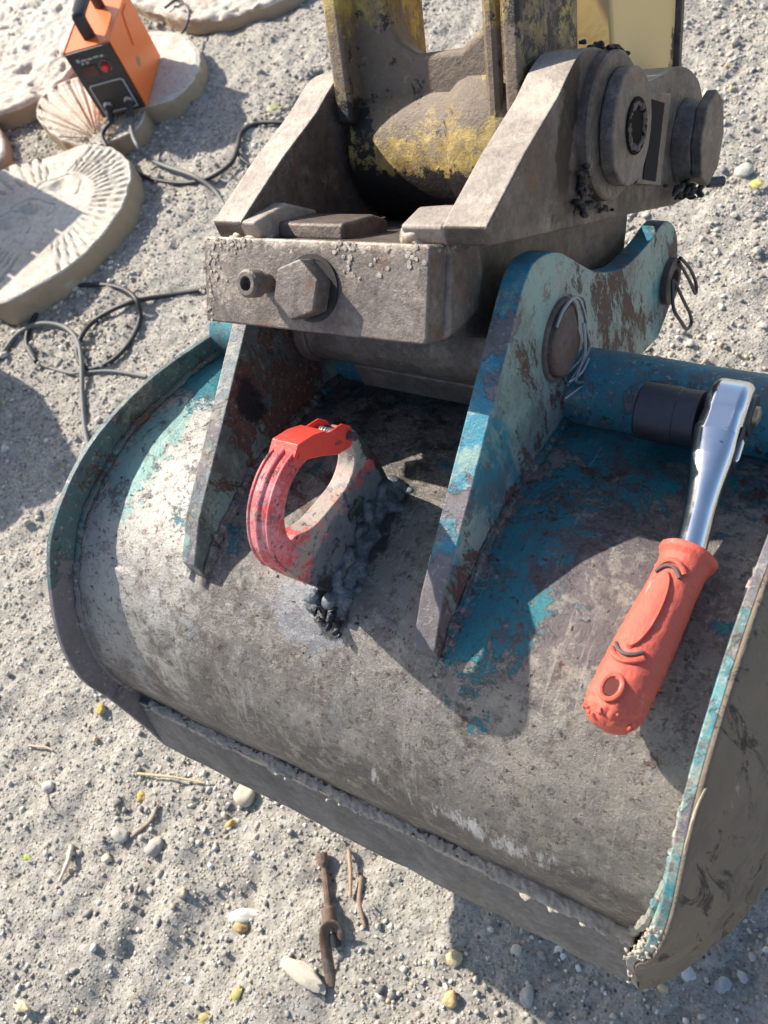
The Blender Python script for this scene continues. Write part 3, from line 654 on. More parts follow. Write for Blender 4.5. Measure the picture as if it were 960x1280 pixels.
mesh('floor_plate', *boxv((-.095, .13, .058), (.18, .18, .018)), M_CD, coupler, bevel=.002)
# boss, pad and second pin housing on the outer face of the right arm
mesh('pin_boss', *lathe((.034, .192, .157), (1, 0, 0), [(0, .055), (.008, .054), (.010, .052), (.010, .0)], 48), M_CD, coupler, bevel=.001)
octp = [(.196 + .043 * math.cos(a) * (1.0 if abs(math.cos(a)) < .8 else .93), .157 + .043 * math.sin(a)) for a in np.linspace(0, 2 * math.pi, 25)[:-1]]
rim_cap = mesh('pin_cap', *prism(octp, .044, .056), M_C, coupler, bevel=.002)
mesh('pin_bore', *lathe((.0565, .200, .158), (1, 0, 0), [(0, .021), (.0012, .0205), (.0012, .016), (-.004, .015), (-.004, 0)], 30), mat_plain('black_bore_grease', (.010, .008, .007), .85, spec=.15), rim_cap)
fuse(mesh('bore_dirt', *lumps([(.0560, .200 + .0165 * math.cos(a) + r_.normal(0, .001), .158 + .0165 * math.sin(a)) for a in np.linspace(0, 6.1, 26)], [r_.uniform(.0018, .0038) for _ in range(26)], ICO2, 4, .5), M_PIN, rim_cap), .0008, 1)
mesh('pad', *prism([(.228, .118), (.231, .186), (.285, .193), (.285, .120)], .034, .052), M_C, coupler, bevel=.0012)
mesh('slot', *prism([(.238, .122), (.238, .182), (.268, .183), (.268, .122)], .0515, .0530), mat_plain('dark_slot', (.02, .018, .02), .85, spec=.15), coupler)
mesh('pin_boss', *lathe((.034, .385, .165), (1, 0, 0), [(0, .038), (.010, .037), (.018, .035), (.018, 0)], 40), M_CD, coupler, bevel=.002)
hp = [(.384 + .034 * math.cos(a + .2), .167 + .042 * math.sin(a + .2)) for a in np.arange(8) * math.pi / 4]
mesh('pin_cap', *prism(hp, .0515, .062), M_CD, coupler, bevel=.002)
mesh('locking_bolt', *lathe((.055, .408, .13), (.6, .6, .1), [(0, .005), (.016, .005), (.017, .004)], 10), M_WIRED, coupler)
M_GM = mat_plain('greasy_black_mud', (.022, .017, .014), .5, 0, .4, 150, .001)
gp_ = [(.036 + r_.uniform(0, .004), .19 + r_.normal(0, .009), .211 + r_.normal(0, .0015)) for _ in range(14)] + [(.040 + r_.uniform(0, .014), .365 + r_.normal(0, .022), .121 + r_.normal(0, .004)) for _ in range(46)] + [(.037 + r_.uniform(0, .004), .152 + r_.normal(0, .006), .110 + r_.normal(0, .010)) for _ in range(30)] + [(.037 + r_.uniform(0, .003), .17 + r_.normal(0, .02), .098 + r_.normal(0, .002)) for _ in range(20)]
tag(fuse(mesh('grease_clumps', *lumps(gp_, [r_.uniform(.0018, .0042) for _ in gp_], ICO2, 9, .4), M_GM, coupler), .0013, 4), kind='stuff')
fuse(mesh('grit_tuft', *lumps([(.020 + r_.normal(0, .0035), .196 + r_.normal(0, .004), .208 + abs(r_.normal(0, .004))) for _ in range(60)], .0030, ICO2, 12, .6), M_GM, coupler), .0010, 0)
# body under the arms, pin housing and lower jaw between the ears
mesh('body', *prism([(.03, .004), (.03, .066), (.29, .098), (.36, .10), (.36, .05), (.30, .02), (.20, .0), (.12, -.004), (.06, .0)], -.192, -.002), M_CD, coupler, bevel=.004)
def c2b(u, v, w): return CO + u * CXc + v * CYc + w * CZc
mesh('pin_housing', *(lambda V, Fc: ([np.linalg.inv(_mc)[:3, :3] @ (np.array(v) - CO) for v in V], Fc))(*lathe((-.392, .345, .262), (1, 0, 0), [(0, .034), (.002, .037), (.014, .037), (.015, .033), (.188, .033), (.189, .037), (.204, .037), (.206, .034)], 40)), M_C, coupler, bevel=.001)
mesh('lower_jaw', *(lambda V, Fc: ([np.linalg.inv(_mc)[:3, :3] @ (np.array(v) - CO) for v in V], Fc))(*prism([(.318, .212), (.318, .240), (.36, .25), (.42, .24), (.42, .19), (.34, .19)], -.345, -.19)), M_C, coupler, bevel=.002)

# ------------------------------------------------------------------ excavator linkage and stick
link_t = thing('bucket_link', 'dirt-streaked yellow cast link with a round boss held between the coupler arms', 'linkage', M_COUPLER)
M_Y = mat_yellow()
prof = [(-.180, .050), (-.178, .062), (-.168, .066), (-.078, .066), (-.070, .071), (-.060, .0735), (-.030, .073), (-.020, .070), (-.012, .066), (-.003, .062), (-.003, .03)]
mesh('pivot_boss', *lathe((0, .200, .152), (1, 0, 0), [(t, r + .0003 * n1(i, 2)) for i, (t, r) in enumerate(prof)], 64), M_Y, link_t, bevel=.002, smooth=50)
def lift(poly, v0, v1, tilt=-.27):
    V, Fc = prism(poly, v0, v1, 1)
    return [(a, b + tilt * (c - .15), c) for a, b, c in V], Fc
arc = [(-.03 - .035 * (1 - math.cos(t)), .235 + .0 - .02 * math.sin(t)) for t in np.linspace(0, math.pi / 2, 5)]
web = [(-.176, .13), (-.006, .13), (-.006, .70), (-.040, .70), (-.042, .245), (-.048, .224), (-.066, .213), (-.108, .212), (-.124, .222), (-.134, .245), (-.142, .70), (-.176, .70)]
mesh('web', *lift(web, .150, .185), M_Y, link_t, bevel=.008, seg=4)
mesh('flange', *lift([(-.018, .16), (-.004, .16), (-.004, .70), (-.018, .70)], .128, .235), M_Y, link_t, bevel=.004, seg=3)
mesh('flange', *lift([(-.179, .16), (-.163, .16), (-.163, .70), (-.179, .70)], .128, .26), M_Y, link_t, bevel=.004, seg=3)
mesh('edge_bead', *sweep([(-.030, .137 - .27 * (w - .15), w) for w in np.linspace(.155, .70, 24)], .0065, 10), M_Y, link_t)
stick = thing('dipper_arm', 'smooth bright yellow box section arm rising behind the coupler', 'excavator arm', M_COUPLER)
mesh('arm_box', *prism([(.345, .12), (.315, .18), (.287, .244), (.262, .30), (.17, .70), (.36, .70), (.437, .30), (.452, .24), (.445, .17), (.42, .12)], -.115, -.006), mat_yellow_clean(), stick, bevel=.004, seg=3)
mesh('edge_strip', *prism([(.437, .302), (.452, .24), (.445, .17), (.452, .168), (.460, .24), (.445, .304), (.368, .70), (.361, .70)], -.116, -.001), M_PIN, stick, bevel=.001)
mesh('pin_tube', *lathe((-.182, .385, .165), (1, 0, 0), [(0, .035), (.18, .035)], 32), M_CD, stick)

# ------------------------------------------------------------------ ratchet wrench and socket
M_CHR = Mat('smudged_chrome'); _s = M_CHR
M_CHR = _s.end(_s.mix(_s.step(_s.noise(120, 6, .7), .62, .72), (.70, .72, .75), (.30, .28, .27)), _s.step(_s.noise(25, 5, .7), .4, .7, .13, .26), 1.0)
M_DCH = mat_plain('dark_worn_metal', (.10, .10, .105), .45, .8, .3, 120, .0005)
wr = thing('ratchet_wrench', 'chrome ratchet wrench with an orange red rubber handle lying on the bucket', 'wrench', M_BUCKET)
HC = np.array([-.024, .340, .236])
def teardrop():
    P = [(HC[1] + .0235 * math.cos(a), HC[2] + .0235 * math.sin(a)) for a in np.linspace(-2.15, 2.15, 26)]
    return P + [(.312, .2555), (.303, .2535), (.303, .2255), (.312, .2235)]
mesh('head', *prism(teardrop(), -.039, -.008), M_CHR, wr, bevel=.0085, seg=5, smooth=60)
hd = mesh('face_plate', *lathe((-.0085, HC[1], HC[2]), (1, 0, 0), [(0, .0155), (.0027, .0150), (.0022, 0)], 36), M_DCH, wr, bevel=.0006)
mesh('pivot_button', *lathe((-.0058, HC[1], HC[2]), (1, 0, 0), [(0, .0075), (.003, .007), (.0042, .004), (.0044, 0)], 24), mat_plain('brass_button', (.42, .34, .22), .35, .7), hd)
mesh('lever_recess', *prism([(.292, .232), (.292, .247), (.320, .250), (.320, .229)], -.008, -.0062), M_DCH, wr, bevel=.0006)
mesh('direction_lever', *lathe((-.0072, .306, .2405), (0, 1, .1), [(-.010, .002), (-.008, .0032), (.006, .0028), (.009, .001)], 14), M_CHR, wr)
A0 = np.array([-.0175, .272, .2415]); E1 = np.array([-.013, .215, .243]); E0 = np.array([-.0245, .086, .2425])
A00 = np.array([-.024, .316, .2395]); sh_n = 26
mesh('shaft', *sweep([A00 + (E1 - A00) * t for t in np.linspace(0, 1.15, sh_n)], 1.0, 32, up=(1, 0, 0),
     sec=lambda i, a: (math.copysign(abs(math.cos(a)) ** (.55 + .45 * min(1, i / 12)), math.cos(a)) * float(np.interp(i, [0, 4, 9, 14, 25], [.0162, .0155, .0128, .0108, .0103])),
                       math.copysign(abs(math.sin(a)) ** (.55 + .45 * min(1, i / 12)), math.sin(a)) * float(np.interp(i, [0, 4, 9, 14, 25], [.0160, .0152, .0124, .0104, .0102])))), M_CHR, wr, smooth=60)
_s = Mat('scuffed_orange_red_rubber')
_c = _s.mix(_s.noise(25, 6), (.58, .085, .05), (.66, .125, .08))
_c, _ = _s.layer(_c, (.80, .36, .28), 40, .63, .04, rough=.85, stretch=(3.5, .8, 1), amt=.7)
_c, _ = _s.layer(_c, (.80, .45, .38), 200, .66, .03, rough=.8, amt=.5)
_c, _ = _s.layer(_c, (.22, .07, .05), 60, .64, .06, [((-.025, .088, .245), (.03, .02, .03), .08)], rough=.8, amt=.6)
M_RUB = _s.end(_c, _s.mix(_s.noise(60, 6, .7), (.35,) * 3, (.7,) * 3), 0, _s.bump(_s.noise(90, 9, .75, stretch=(2.5, 1, 1)), .0012, .9), .5)
ax = nrm(E0 - E1); Lh = np.linalg.norm(E0 - E1)
hprof = [(-.002, .0135), (-.0015, .0180), (.0, .0198), (.003, .0196), (.005, .0182), (.007, .0170), (.012, .0163), (.03, .0165), (.055, .0180), (.08, .0190), (.10, .0192), (.112, .0185), (.120, .0165), (.126, .0125), (.129, .007), (.1295, .0)]
_tt = np.unique(np.r_[[q[0] for q in hprof], np.linspace(-.002, .1295, 110)]); _pr = [(t, float(np.interp(t, [q[0] for q in hprof], [q[1] for q in hprof]))) for t in _tt]
hprof = [(t * Lh / .1275, r) for t, r in hprof]
hn = lathe(E1, ax, [(t * Lh / .1275, r) for t, r in _pr], 84)
for i, v in enumerate(hn[0]):
    t = _pr[min(i // 84, len(_pr) - 1)][0]; q = E1 + ax * ((v - E1) @ ax); d_ = v - q; rr = np.linalg.norm(d_)
    if rr > .003:
        a = 2 * math.pi * (i % 84) / 84
        k = .0010 * ss(.098, .116, t) * (n1(a * 4, t * 260, 3) + .8 * abs(n1(a * 9, t * 600, 4))) + .00025 * n1(a * 6, t * 300, 5) + .00035 * ss(.03, .07, t) * (n1(t * 900, a * .8, 8) > .25)
        hn[0][i] = v + d_ / rr * k
handle = mesh('handle', *hn, M_RUB, wr, smooth=60)
# frame of the handle: g toward the camera
tc = nrm(CB - (E0 + E1) / 2); gz_ = nrm(tc - (tc @ ax) * ax); gx_ = np.cross(ax, gz_)
def hpos(t, a, r): return E1 + ax * t + r * (math.cos(a) * gz_ + math.sin(a) * gx_)
def hr(t): return float(np.interp(t, [q[0] for q in hprof], [q[1] for q in hprof])) + .0003
side = 1 if (hpos(.06, .5, .02) - hpos(.06, -.5, .02))[0] < 0 else -1     # toward the left of the picture
pad = []
for k in range(36):
    a = 2 * math.pi * k / 36; t = .053 + .030 * math.cos(a); ang = side * (.42 + .40 * math.sin(a)); pad.append((t, ang))
def patch(bound, lift_, c):
    V = [hpos(c[0], c[1], hr(c[0]) + lift_)]; n = len(bound); Fc = []
    for f_, l_ in ((.5, lift_), (.93, lift_ * .95), (1.0, 0), (1.0, -.002)):
        for t, a in bound: V.append(hpos(c[0] + (t - c[0]) * f_, c[1] + (a - c[1]) * f_, hr(c[0] + (t - c[0]) * f_) + l_))
    for k in range(n):
        Fc.append([0, 1 + k, 1 + (k + 1) % n])
        for q in range(3): Fc.append([1 + q * n + k, 1 + q * n + (k + 1) % n, 1 + (q + 1) * n + (k + 1) % n, 1 + (q + 1) * n + k])
    return V, Fc
mesh('badge', *patch(pad, .0020, (.053, side * .45)), M_RUB, handle, smooth=40)
M_GREYIN = mat_plain('grey_inlay', (.10, .085, .08), .7)
for t0_, sg in ((.022, -1), (.084, 1)):
    arcp = [hpos(t0_ + sg * (.0060 * (1 - b * b) - .003), side * (.45 + b * .50), hr(t0_) + .0008) for b in np.linspace(-1, 1, 14)]
    mesh('inlay_arc', *sweep(arcp, .0014, 8), M_GREYIN, handle)
    arcp = [hpos(t0_ + sg * (.0008 + .0066 * (1 - b * b)), side * (.45 + b * .60), hr(t0_) + .0004) for b in np.linspace(-1, 1, 14)]
    mesh('raised_arc', *sweep(arcp, .0021, 8), M_RUB, handle)
hc = hpos(.110, side * .35, hr(.110) + .0002); hn_ = nrm(hc - (E1 + ax * .110))
ringc = [hc + .0062 * (math.cos(a) * 1.35 * ax + math.sin(a) * np.cross(ax, hn_)) for a in np.linspace(0, 2 * math.pi, 25)[:-1]]
mesh('hole_rim', *sweep(ringc, .0018, 8, True), M_RUB, handle)
mesh('hanging_hole', *lathe(hc, hn_, [(-.002, .0060), (.0007, .0060), (.0007, 0)], 20), mat_plain('dark_red_hole', (.10, .012, .008), .8), handle)
r_ = np.random.default_rng(21)
tb = [hpos(.1245 + r_.normal(0, .002), a, hr(.122) - .0005) for a in r_.uniform(-1.6, 1.6, 16)] + [hpos(t, -side * 1.45, hr(t)) for t in r_.uniform(.06, .12, 6)]
fuse(mesh('torn_rubber', *lumps(tb, [r_.uniform(.0006, .0017) for _ in tb], ICO2, 5, .8), M_RUB, handle), .0006, 0)
sock = thing('impact_socket', 'black deep impact socket fitted on the ratchet, resting against the blue tube', 'socket', M_BUCKET)
M_SOCK = mat_plain('black_oxide_steel', (.048, .050, .064), .42, .5, .3, 90, .0006, (.12, .11, .12))
mesh('barrel', *lathe((-.042, .3345, .2275), (-1, 0, -.02), [(0, .0205), (.0005, .0215), (.016, .0215), (.0165, .0222), (.018, .0222), (.0445, .0222), (.046, .021), (.046, .0165), (.036, .016), (.0359, 0)], 40), M_SOCK, sock, bevel=.0006)

# ------------------------------------------------------------------ things on the ground
def gz(x, y): return float(gh(np.array([x]), np.array([y]))[0])
def gpt(px, py, up=0.0):
    p = at(px, py, up); p = at(px, py, up + gz(p[0], p[1])); return p
M_SLAB = mat_slab()
def slab(name, label, outline, thick, carve, tilt=0.0, seed=0, rings=70, per=260):
    "outline: pixels of the top face's edge; carve(r, ang, x, y) -> depth"
    top = thick
    O = [at(px, py, top) for px, py in outline]; c = np.mean(O, 0)
    P = smooth_path([o for o in O], 12, True); P = np.array(P)[:, :2]
    d = np.r_[0, np.cumsum(np.hypot(*np.diff(np.vstack([P, P[:1]]), axis=0).T))]
    t = np.linspace(0, d[-1], per + 1)[:-1]; PP = np.vstack([P, P[:1]])
    ex = np.interp(t, d, PP[:, 0]); ey = np.interp(t, d, PP[:, 1])
    ex = ex + .0025 * fbm(t * 30, t * 0 + seed, 0, seed, 3); ey = ey + .0025 * fbm(t * 30, t * 0 + 9 + seed, 0, seed, 3)
    root = thing(name, label, 'stone slab', loc=(c[0], c[1], 0))
    f = np.r_[np.linspace(0, 1, rings)]; X = c[0] + (ex - c[0])[None] * f[:, None]; Y = c[1] + (ey - c[1])[None] * f[:, None]
    Z = top + .0010 * fbm(X * 30, Y * 30, 0, seed, 4, .6) - carve(f[:, None] + 0 * X, X, Y, c)
    Z[-1] -= .003
    rows = [np.stack([X, Y, Z], -1)]
    for k, zz in enumerate((.75, .5, .25, -.1)):
        j = 1 + .012 + .01 * fbm(t * 14, t * 0 + k * 2, 0, seed + 3, 3)
        rows.append(np.stack([c[0] + (ex - c[0]) * j, c[1] + (ey - c[1]) * j, np.full(per, thick * zz)], -1)[None])
    G = np.concatenate(rows); nr = G.shape[0]; G = np.concatenate([G, G[:, :1]], 1)
    G[:, :, 0] -= c[0]; G[:, :, 1] -= c[1]
    o = big_mesh('carved_face', G.reshape(-1, 3), grid_faces(nr, per + 1)[:, ::-1], M_SLAB, root, smooth=True)
    o.data.set_sharp_from_angle(angle=math.radians(40))
    return root
def groove(x, w): return np.clip(1 - np.abs(((x) % 1) - .5) / w, 0, 1)
def carve_a(f, X, Y, c):
    ang = np.arctan2(Y - c[1], X - c[0])
    band = np.clip((f - .52) / .06, 0, 1) * (f < .975); sect = (np.sin(ang * 2 + .7) > -.85)
    d = .008 * groove(ang * 8.5 + 1.2 * f, .24) * band * sect
    for q, (ex_, ey_) in enumerate([(70, 235), (38, 262), (5, 282), (110, 215)]):
        e = at(ex_, ey_, .06); dd = np.hypot((X - e[0]) / .040, (Y - e[1]) / .022)
        dd = dd * (1 + .35 * fbm(X * 25, Y * 25, 0, 50 + q, 2)); d = d + .016 * np.clip(1 - dd, 0, .8) * (q != 3) + .004 * np.clip(1 - abs(dd - 1.7) / .25, 0, 1) * (Y > e[1] - .01)
    a, b = at(0, 345, .06), at(160, 235, .06)
    return d
def carve_b(f, X, Y, c):
    a, b = at(120, 170, .05), at(60, 120, .05)
    dx, dy = X - a[0], Y - a[1]; ang = np.arctan2(dy, dx)
    return .010 * groove(ang * 9, .25) * (np.hypot(dx, dy) > .02) * (f < .96) + .004 * groove(ang * 21, .3) * (f < .9)
def carve_d(f, X, Y, c):
    return .016 * np.clip(fbm(X * 22 + 8 * Y, Y * 38, 0, 77, 3) - .25, 0, 1) + .004 * fbm(X * 60, Y * 60, 0, 78, 2)
def carve_0(f, X, Y, c): return .002 * fbm(X * 14, Y * 14, 0, 5, 2) - .004 * np.exp(-((f - .9) / .05) ** 2)
slab('carved_stone_slab', 'large round sand-coloured slab with carved fringe lines lying at the left edge', [(-70, 330), (-60, 250), (0, 212), (60, 196), (105, 180), (140, 184), (162, 205), (160, 240), (135, 285), (95, 325), (45, 358), (-10, 378)], .06, carve_a, seed=1)
slab('carved_stone_slab', 'small leaf-shaped carved slab between the orange welder and the big round slab', [(45, 140), (60, 112), (95, 96), (140, 95), (175, 115), (178, 150), (150, 172), (110, 182), (70, 170)], .045, carve_b, seed=2)
slab('round_stone_slab', 'smooth round grey slab under the orange welder', [(118, 100), (140, 60), (185, 40), (225, 42), (248, 62), (246, 90), (222, 118), (185, 134), (140, 132)], .05, carve_0, seed=3)
slab('rough_stone_slab', 'large rough pitted pale slab filling the top left corner', [(-120, 150), (-40, 145), (10, 134), (55, 112), (88, 85), (105, 40), (140, -10), (130, -60), (40, -100), (-90, -80), (-160, 20)], .05, carve_d, seed=4, rings=110)
slab('rough_stone_slab', 'rough pale slab at the top edge behind the welder', [(150, -10), (215, 18), (260, 22), (330, 4), (380, -30), (360, -90), (250, -110), (170, -70)], .04, carve_d, seed=5)
slab('round_stone_slab', 'small round slab corner cut off by the left edge of the picture', [(-60, 150), (-20, 145), (2, 165), (6, 190), (-4, 205), (-40, 215), (-70, 190)], .035, carve_0, seed=6, rings=30)

# welder
WB = at(130, 150, .05); WC = at(188, 135, .05); WD = at(218, 62, .05)
ux = nrm((WC - WB) * [1, 1, 0]); uy = nrm(np.cross([0, 0, 1], ux)); wl = .122
if (WD - WC) @ uy < 0: uy = -uy
ang = math.atan2(ux[1], ux[0])
welder = thing('welding_machine', 'orange inverter welding machine with a black front panel standing on a stone slab', 'welder', loc=tuple(WB[:2]) + (.05,), rz=ang)
M_OR = mat_plain('orange_powder_coat', (.80, .155, .02), .4, 0, .08, 30, .0003)
s = Mat('stained_orange_side'); _c = s.mix(s.noise(8, 5), (.78, .15, .02), (.84, .19, .035))
_c, _m = s.layer(_c, (.20, .10, .05), 26, .70, .05, [((.125, .085, .075), (.02, .022, .018), .26)], amt=.8)
M_ORS = s.end(_c, .4, 0, s.bump(s.noise(100, 4), .0003, .5))
WH = .178; WL = .215
def wbox(name, x0, x1, y0, y1, z0, z1, mat, par, bev=.002): return mesh(name, *boxv(((x0 + x1) / 2, (y0 + y1) / 2, (z0 + z1) / 2), (x1 - x0, y1 - y0, z1 - z0)), mat, par, bevel=bev, seg=3)
body = wbox('housing', 0, wl, .006, WL, .004, WH, M_OR, welder, .004)
wbox('side_cover', wl, wl + .0015, .004, WL - .002, .003, WH + .002, M_ORS, body, .0006)
wbox('side_cover', -.0015, 0, .004, WL - .002, .003, WH + .002, M_ORS, body, .0006)
mesh('side_emboss', *prism([(.10, .105), (.13, .168), (.17, .17), (.205, .11), (.19, .085), (.15, .095)], wl + .0012, wl + .0045), M_ORS, body, bevel=.002)
M_BP = mat_plain('black_panel_plastic', (.022, .022, .026), .45)
fp = wbox('front_panel', .002, wl - .002, -.002, .006, .006, WH - .002, M_BP, welder, .002)
M_GR = mat_plain('grey_print', (.34, .34, .36), .5)
fr = [(.014, .016), (.108, .016), (.108, .088), (.102, .094), (.020, .094), (.014, .088)]
fri = [(.0175, .0195), (.1045, .0195), (.1045, .0865), (.1005, .0905), (.0215, .0905), (.0175, .0865)]
V = [(a, -.0022, b) for a, b in fr] + [(a, -.0022, b) for a, b in fri] + [(a, -.0045, b) for a, b in fr] + [(a, -.0045, b) for a, b in fri]
Fq = []
for k in range(6):
    j = (k + 1) % 6; Fq += [[12 + k, 12 + j, 18 + j, 18 + k], [k, j, 12 + j, 12 + k], [6 + k, 6 + j, 18 + j, 18 + k], [k, j, 6 + j, 6 + k]]
mesh('panel_border', V, Fq, M_GR, fp, smooth=0)
wbox('digital_display', .022, .062, -.0035, -.002, .112, .140, mat_plain('dark_red_display', (.05, .006, .008), .2), fp, .0005)
mesh('current_knob', *lathe((.083, -.002, .128), (0, -1, 0), [(0, .0098), (.010, .0085), (.0115, .007), (.0115, 0)], 24), mat_plain('red_knob', (.62, .03, .03), .35), fp)
for k in range(11):
    a = math.radians(225 - k * 27); wbox('dial_mark', .083 + .0145 * math.cos(a) - .0012, .083 + .0145 * math.cos(a) + .0012, -.0028, -.002, .128 + .0145 * math.sin(a) - .0012, .128 + .0145 * math.sin(a) + .0012, M_GR, fp, 0)
for k, (x, z, w_) in enumerate(((.022, .152, .008), (.033, .152, .014), (.050, .152, .012), (.066, .153, .014), (.083, .152, .010), (.03, .145, .006), (.042, .145, .008))):
    wbox('printed_mark', x, x + w_, -.0027, -.002, z, z + (.008 if k == 0 else .0045), M_GR, fp, 0)
M_SIL = mat_plain('silver_socket', (.55, .55, .56), .3, .8)
M_CBL = mat_plain('black_rubber_cable', (.022, .022, .024), .55, 0, .3, 90)
M_CBG = mat_plain('dusty_grey_cable', (.13, .13, .125), .6, 0, .3, 90)
for x in (.035, .092):
    q = mesh('output_socket', *lathe((x, -.002, .036), (0, -1, 0), [(0, .011), (.006, .011), (.006, .008), (.010, .008), (.010, 0)], 24), M_SIL, fp)
    mesh('plug', *lathe((x, -.008, .036), (0, -.75, -.66), [(0, .0085), (.015, .0095), (.03, .0085), (.042, .006)], 18), M_CBL, fp)
hdl = smooth_path([(.061, .045, WH + .0), (.061, .047, WH + .040), (.061, .060, WH + .052), (.061, .150, WH + .052), (.061, .168, WH + .040), (.061, .170, WH + .0)], 6)
mesh('carry_handle', *sweep(hdl, .0155, 14, sec=lambda i, a: (math.copysign(abs(math.cos(a)) ** .6, math.cos(a)) * .55, math.copysign(abs(math.sin(a)) ** .6, math.sin(a)) * 1.0)), M_BP, welder)
def w2w(x, y, z): return np.array([WB[0] + x * ux[0] + y * uy[0], WB[1] + x * ux[1] + y * uy[1], .05 + z])
def cable(name, label, pts, r, mat, start=()):
    P = [np.array(s_) for s_ in start] + [gpt(px, py, h) for px, py, h in pts]
    P = smooth_path(P, 8); o = mesh(name, *sweep(P, r, 10), mat, None, smooth=60); tag(o, label, 'cable'); return o
c0 = .0055
cable('welding_cable', 'black welding cable running from the left plug past the slab toward the coupler', [(128, 168, .058), (134, 184, .056), (150, 203, .022), (185, 222, c0), (228, 229, c0), (262, 222, .006), (288, 205, .010), (297, 185, .008), (302, 166, c0), (320, 155, c0), (348, 153, c0), (395, 158, c0)], .0054, M_CBL, [w2w(.035, -.036, .012)])
cable('welding_cable', 'grey welding cable running from the right plug behind the coupler block', [(165, 165, .056), (172, 182, .05), (186, 198, .02), (207, 208, .012), (242, 220, .013), (268, 238, c0), (283, 262, c0), (291, 290, c0), (300, 330, c0), (340, 370, c0)], .0054, M_CBG, [w2w(.092, -.036, .012)])
cable('power_cable', 'thin black power cable curling out behind the welder', [(206, 10, .06), (222, 0, .05), (236, 12, .045), (233, 32, .045), (222, 48, .05), (212, 52, .06)], .0032, M_CBL)
cable('coiled_cable', 'black cable looping over the soil left of the bucket', [(330, 350, c0), (300, 352, c0), (255, 362, c0), (205, 370, c0), (160, 379, .012), (122, 398, c0), (102, 420, .012), (97, 445, c0), (110, 461, c0), (138, 452, c0), (163, 427, c0), (175, 398, c0), (170, 374, .016), (150, 360, c0), (118, 356, c0), (82, 362, c0), (52, 383, c0), (36, 412, c0), (34, 432, c0), (45, 452, c0)], .0054, M_CBL)
cable('coiled_cable', 'dusty grey cable looping beside the black coil and running under the bucket', [(-30, 470, c0), (0, 445, c0), (22, 418, c0), (48, 405, .012), (78, 408, c0), (96, 424, .014), (102, 452, .014), (103, 495, c0), (108, 545, c0), (125, 600, c0), (160, 660, c0)], .0054, M_CBG)
cable('cable_end', 'short grey cable end lying across the two coils', [(36, 432, .013), (50, 454, c0), (85, 466, c0), (102, 466, .006), (140, 464, c0), (183, 471, c0)], .0038, M_CBG)
cable('cable_end', 'short black cable tail beside the left coupler arm', [(294, 188, c0), (302, 198, c0), (312, 206, c0), (320, 211, c0)], .0035, M_CBL)

# rusty fitting on the ground in front of the bucket
M_RUSTY = mat_steel('brown_rusty_iron', (.09, .06, .045), (.22, .15, .10), rust=.55, dust=.6, rough=.8, metal=0)
g0_ = gpt(404, 1066)
rf = thing('rusty_fitting', 'rusty iron rod with a curved dark strap on the soil below the bucket', 'scrap iron', loc=tuple(g0_))
def rel(px, py, h): return gpt(px, py, h) - g0_
mesh('rod', *sweep(smooth_path([rel(402, 1066, .010), rel(406, 1090, .009), rel(409, 1115, .009), rel(411, 1135, .010), rel(413, 1152, .010)], 5), [.0078 if i < 4 else .0052 + .0010 * n1(i, 2) for i in range(21)], 10), M_RUSTY, rf)
mesh('collar', *sweep([rel(409, 1134, .010), rel(410, 1138, .010), rel(413, 1156, .011), rel(414, 1160, .011)], [.006, .0095, .0095, .006], 12), M_RUSTY, rf)
st = smooth_path([rel(421, 1172, .004), rel(423, 1162, .014), rel(418, 1155, .020), rel(410, 1157, .018), rel(406, 1166, .012), rel(408, 1190, .008), rel(412, 1215, .005), rel(416, 1232, .002)], 6)
mesh('strap', *sweep(st, 1.0, 8, sec=lambda i, a: (  .0014 * math.copysign(abs(math.cos(a)) ** .5, math.cos(a)), .0075 * math.copysign(abs(math.sin(a)) ** .5, math.sin(a))), up=(0, 0, 1)), M_RUSTY, rf, smooth=50)
mesh('roller', *sweep([rel(416, 1166, .006), rel(420, 1184, .006)], .0065, 12), mat_plain('black_rubber', (.02, .02, .022), .5), rf)

# individual stones, twigs and leaves
def stone(px, py, rpx, label, col, grp=None, sq=.7, elong=1.0, rz=0.0):
    p = gpt(px, py); depth = np.linalg.norm(p - CW); r = rpx * depth / F
    V, Fc = ICO3; k = (px * 7 + py) % 97
    q = V * (1 + .38 * vnoise(V[:, 0] * 1.3 + k, V[:, 1] * 1.3, V[:, 2] * 1.3, 3) + .14 * vnoise(V[:, 0] * 5 + k, V[:, 1] * 5, V[:, 2] * 5, 4))[:, None]
    q = q * np.array([r * elong, r / math.sqrt(elong), r * sq]); c_, s_ = math.cos(rz), math.sin(rz)
    q = np.stack([q[:, 0] * c_ - q[:, 1] * s_, q[:, 0] * s_ + q[:, 1] * c_, q[:, 2] + r * sq * .45], -1)
    o = mesh('pebble', list(q), [list(f) for f in Fc], mat_plain('pebble_%s' % label.split()[0], col, .8, 0, .2, 120, .0012), None, smooth=70)
    o.location = tuple(p); tag(o, label, 'pebble', grp); return o
stone(309, 993, 13, 'pale angular stone below the left part of the lip', (.48, .42, .32))
stone(197, 1058, 11, 'rounded grey-pink pebble casting a shadow left of the ruts', (.40, .36, .31))
stone(150, 1043, 9, 'flat light grey stone beside the short dark twig', (.42, .39, .34), elong=1.3)
stone(178, 996, 6, 'small round mustard yellow pebble on the bare soil', (.50, .33, .10))
stone(127, 887, 6, 'yellow pebble tucked under the left corner of the bucket', (.42, .30, .09))
stone(290, 1030, 6, 'orange-brown pebble under the pale angular stone', (.52, .34, .12))
stone(305, 1144, 11, 'white elongated chip of stone', (.60, .56, .48), elong=2.0, rz=.5, sq=.5)
stone(302, 1158, 8, 'tan nugget touching the white chip', (.50, .34, .17))
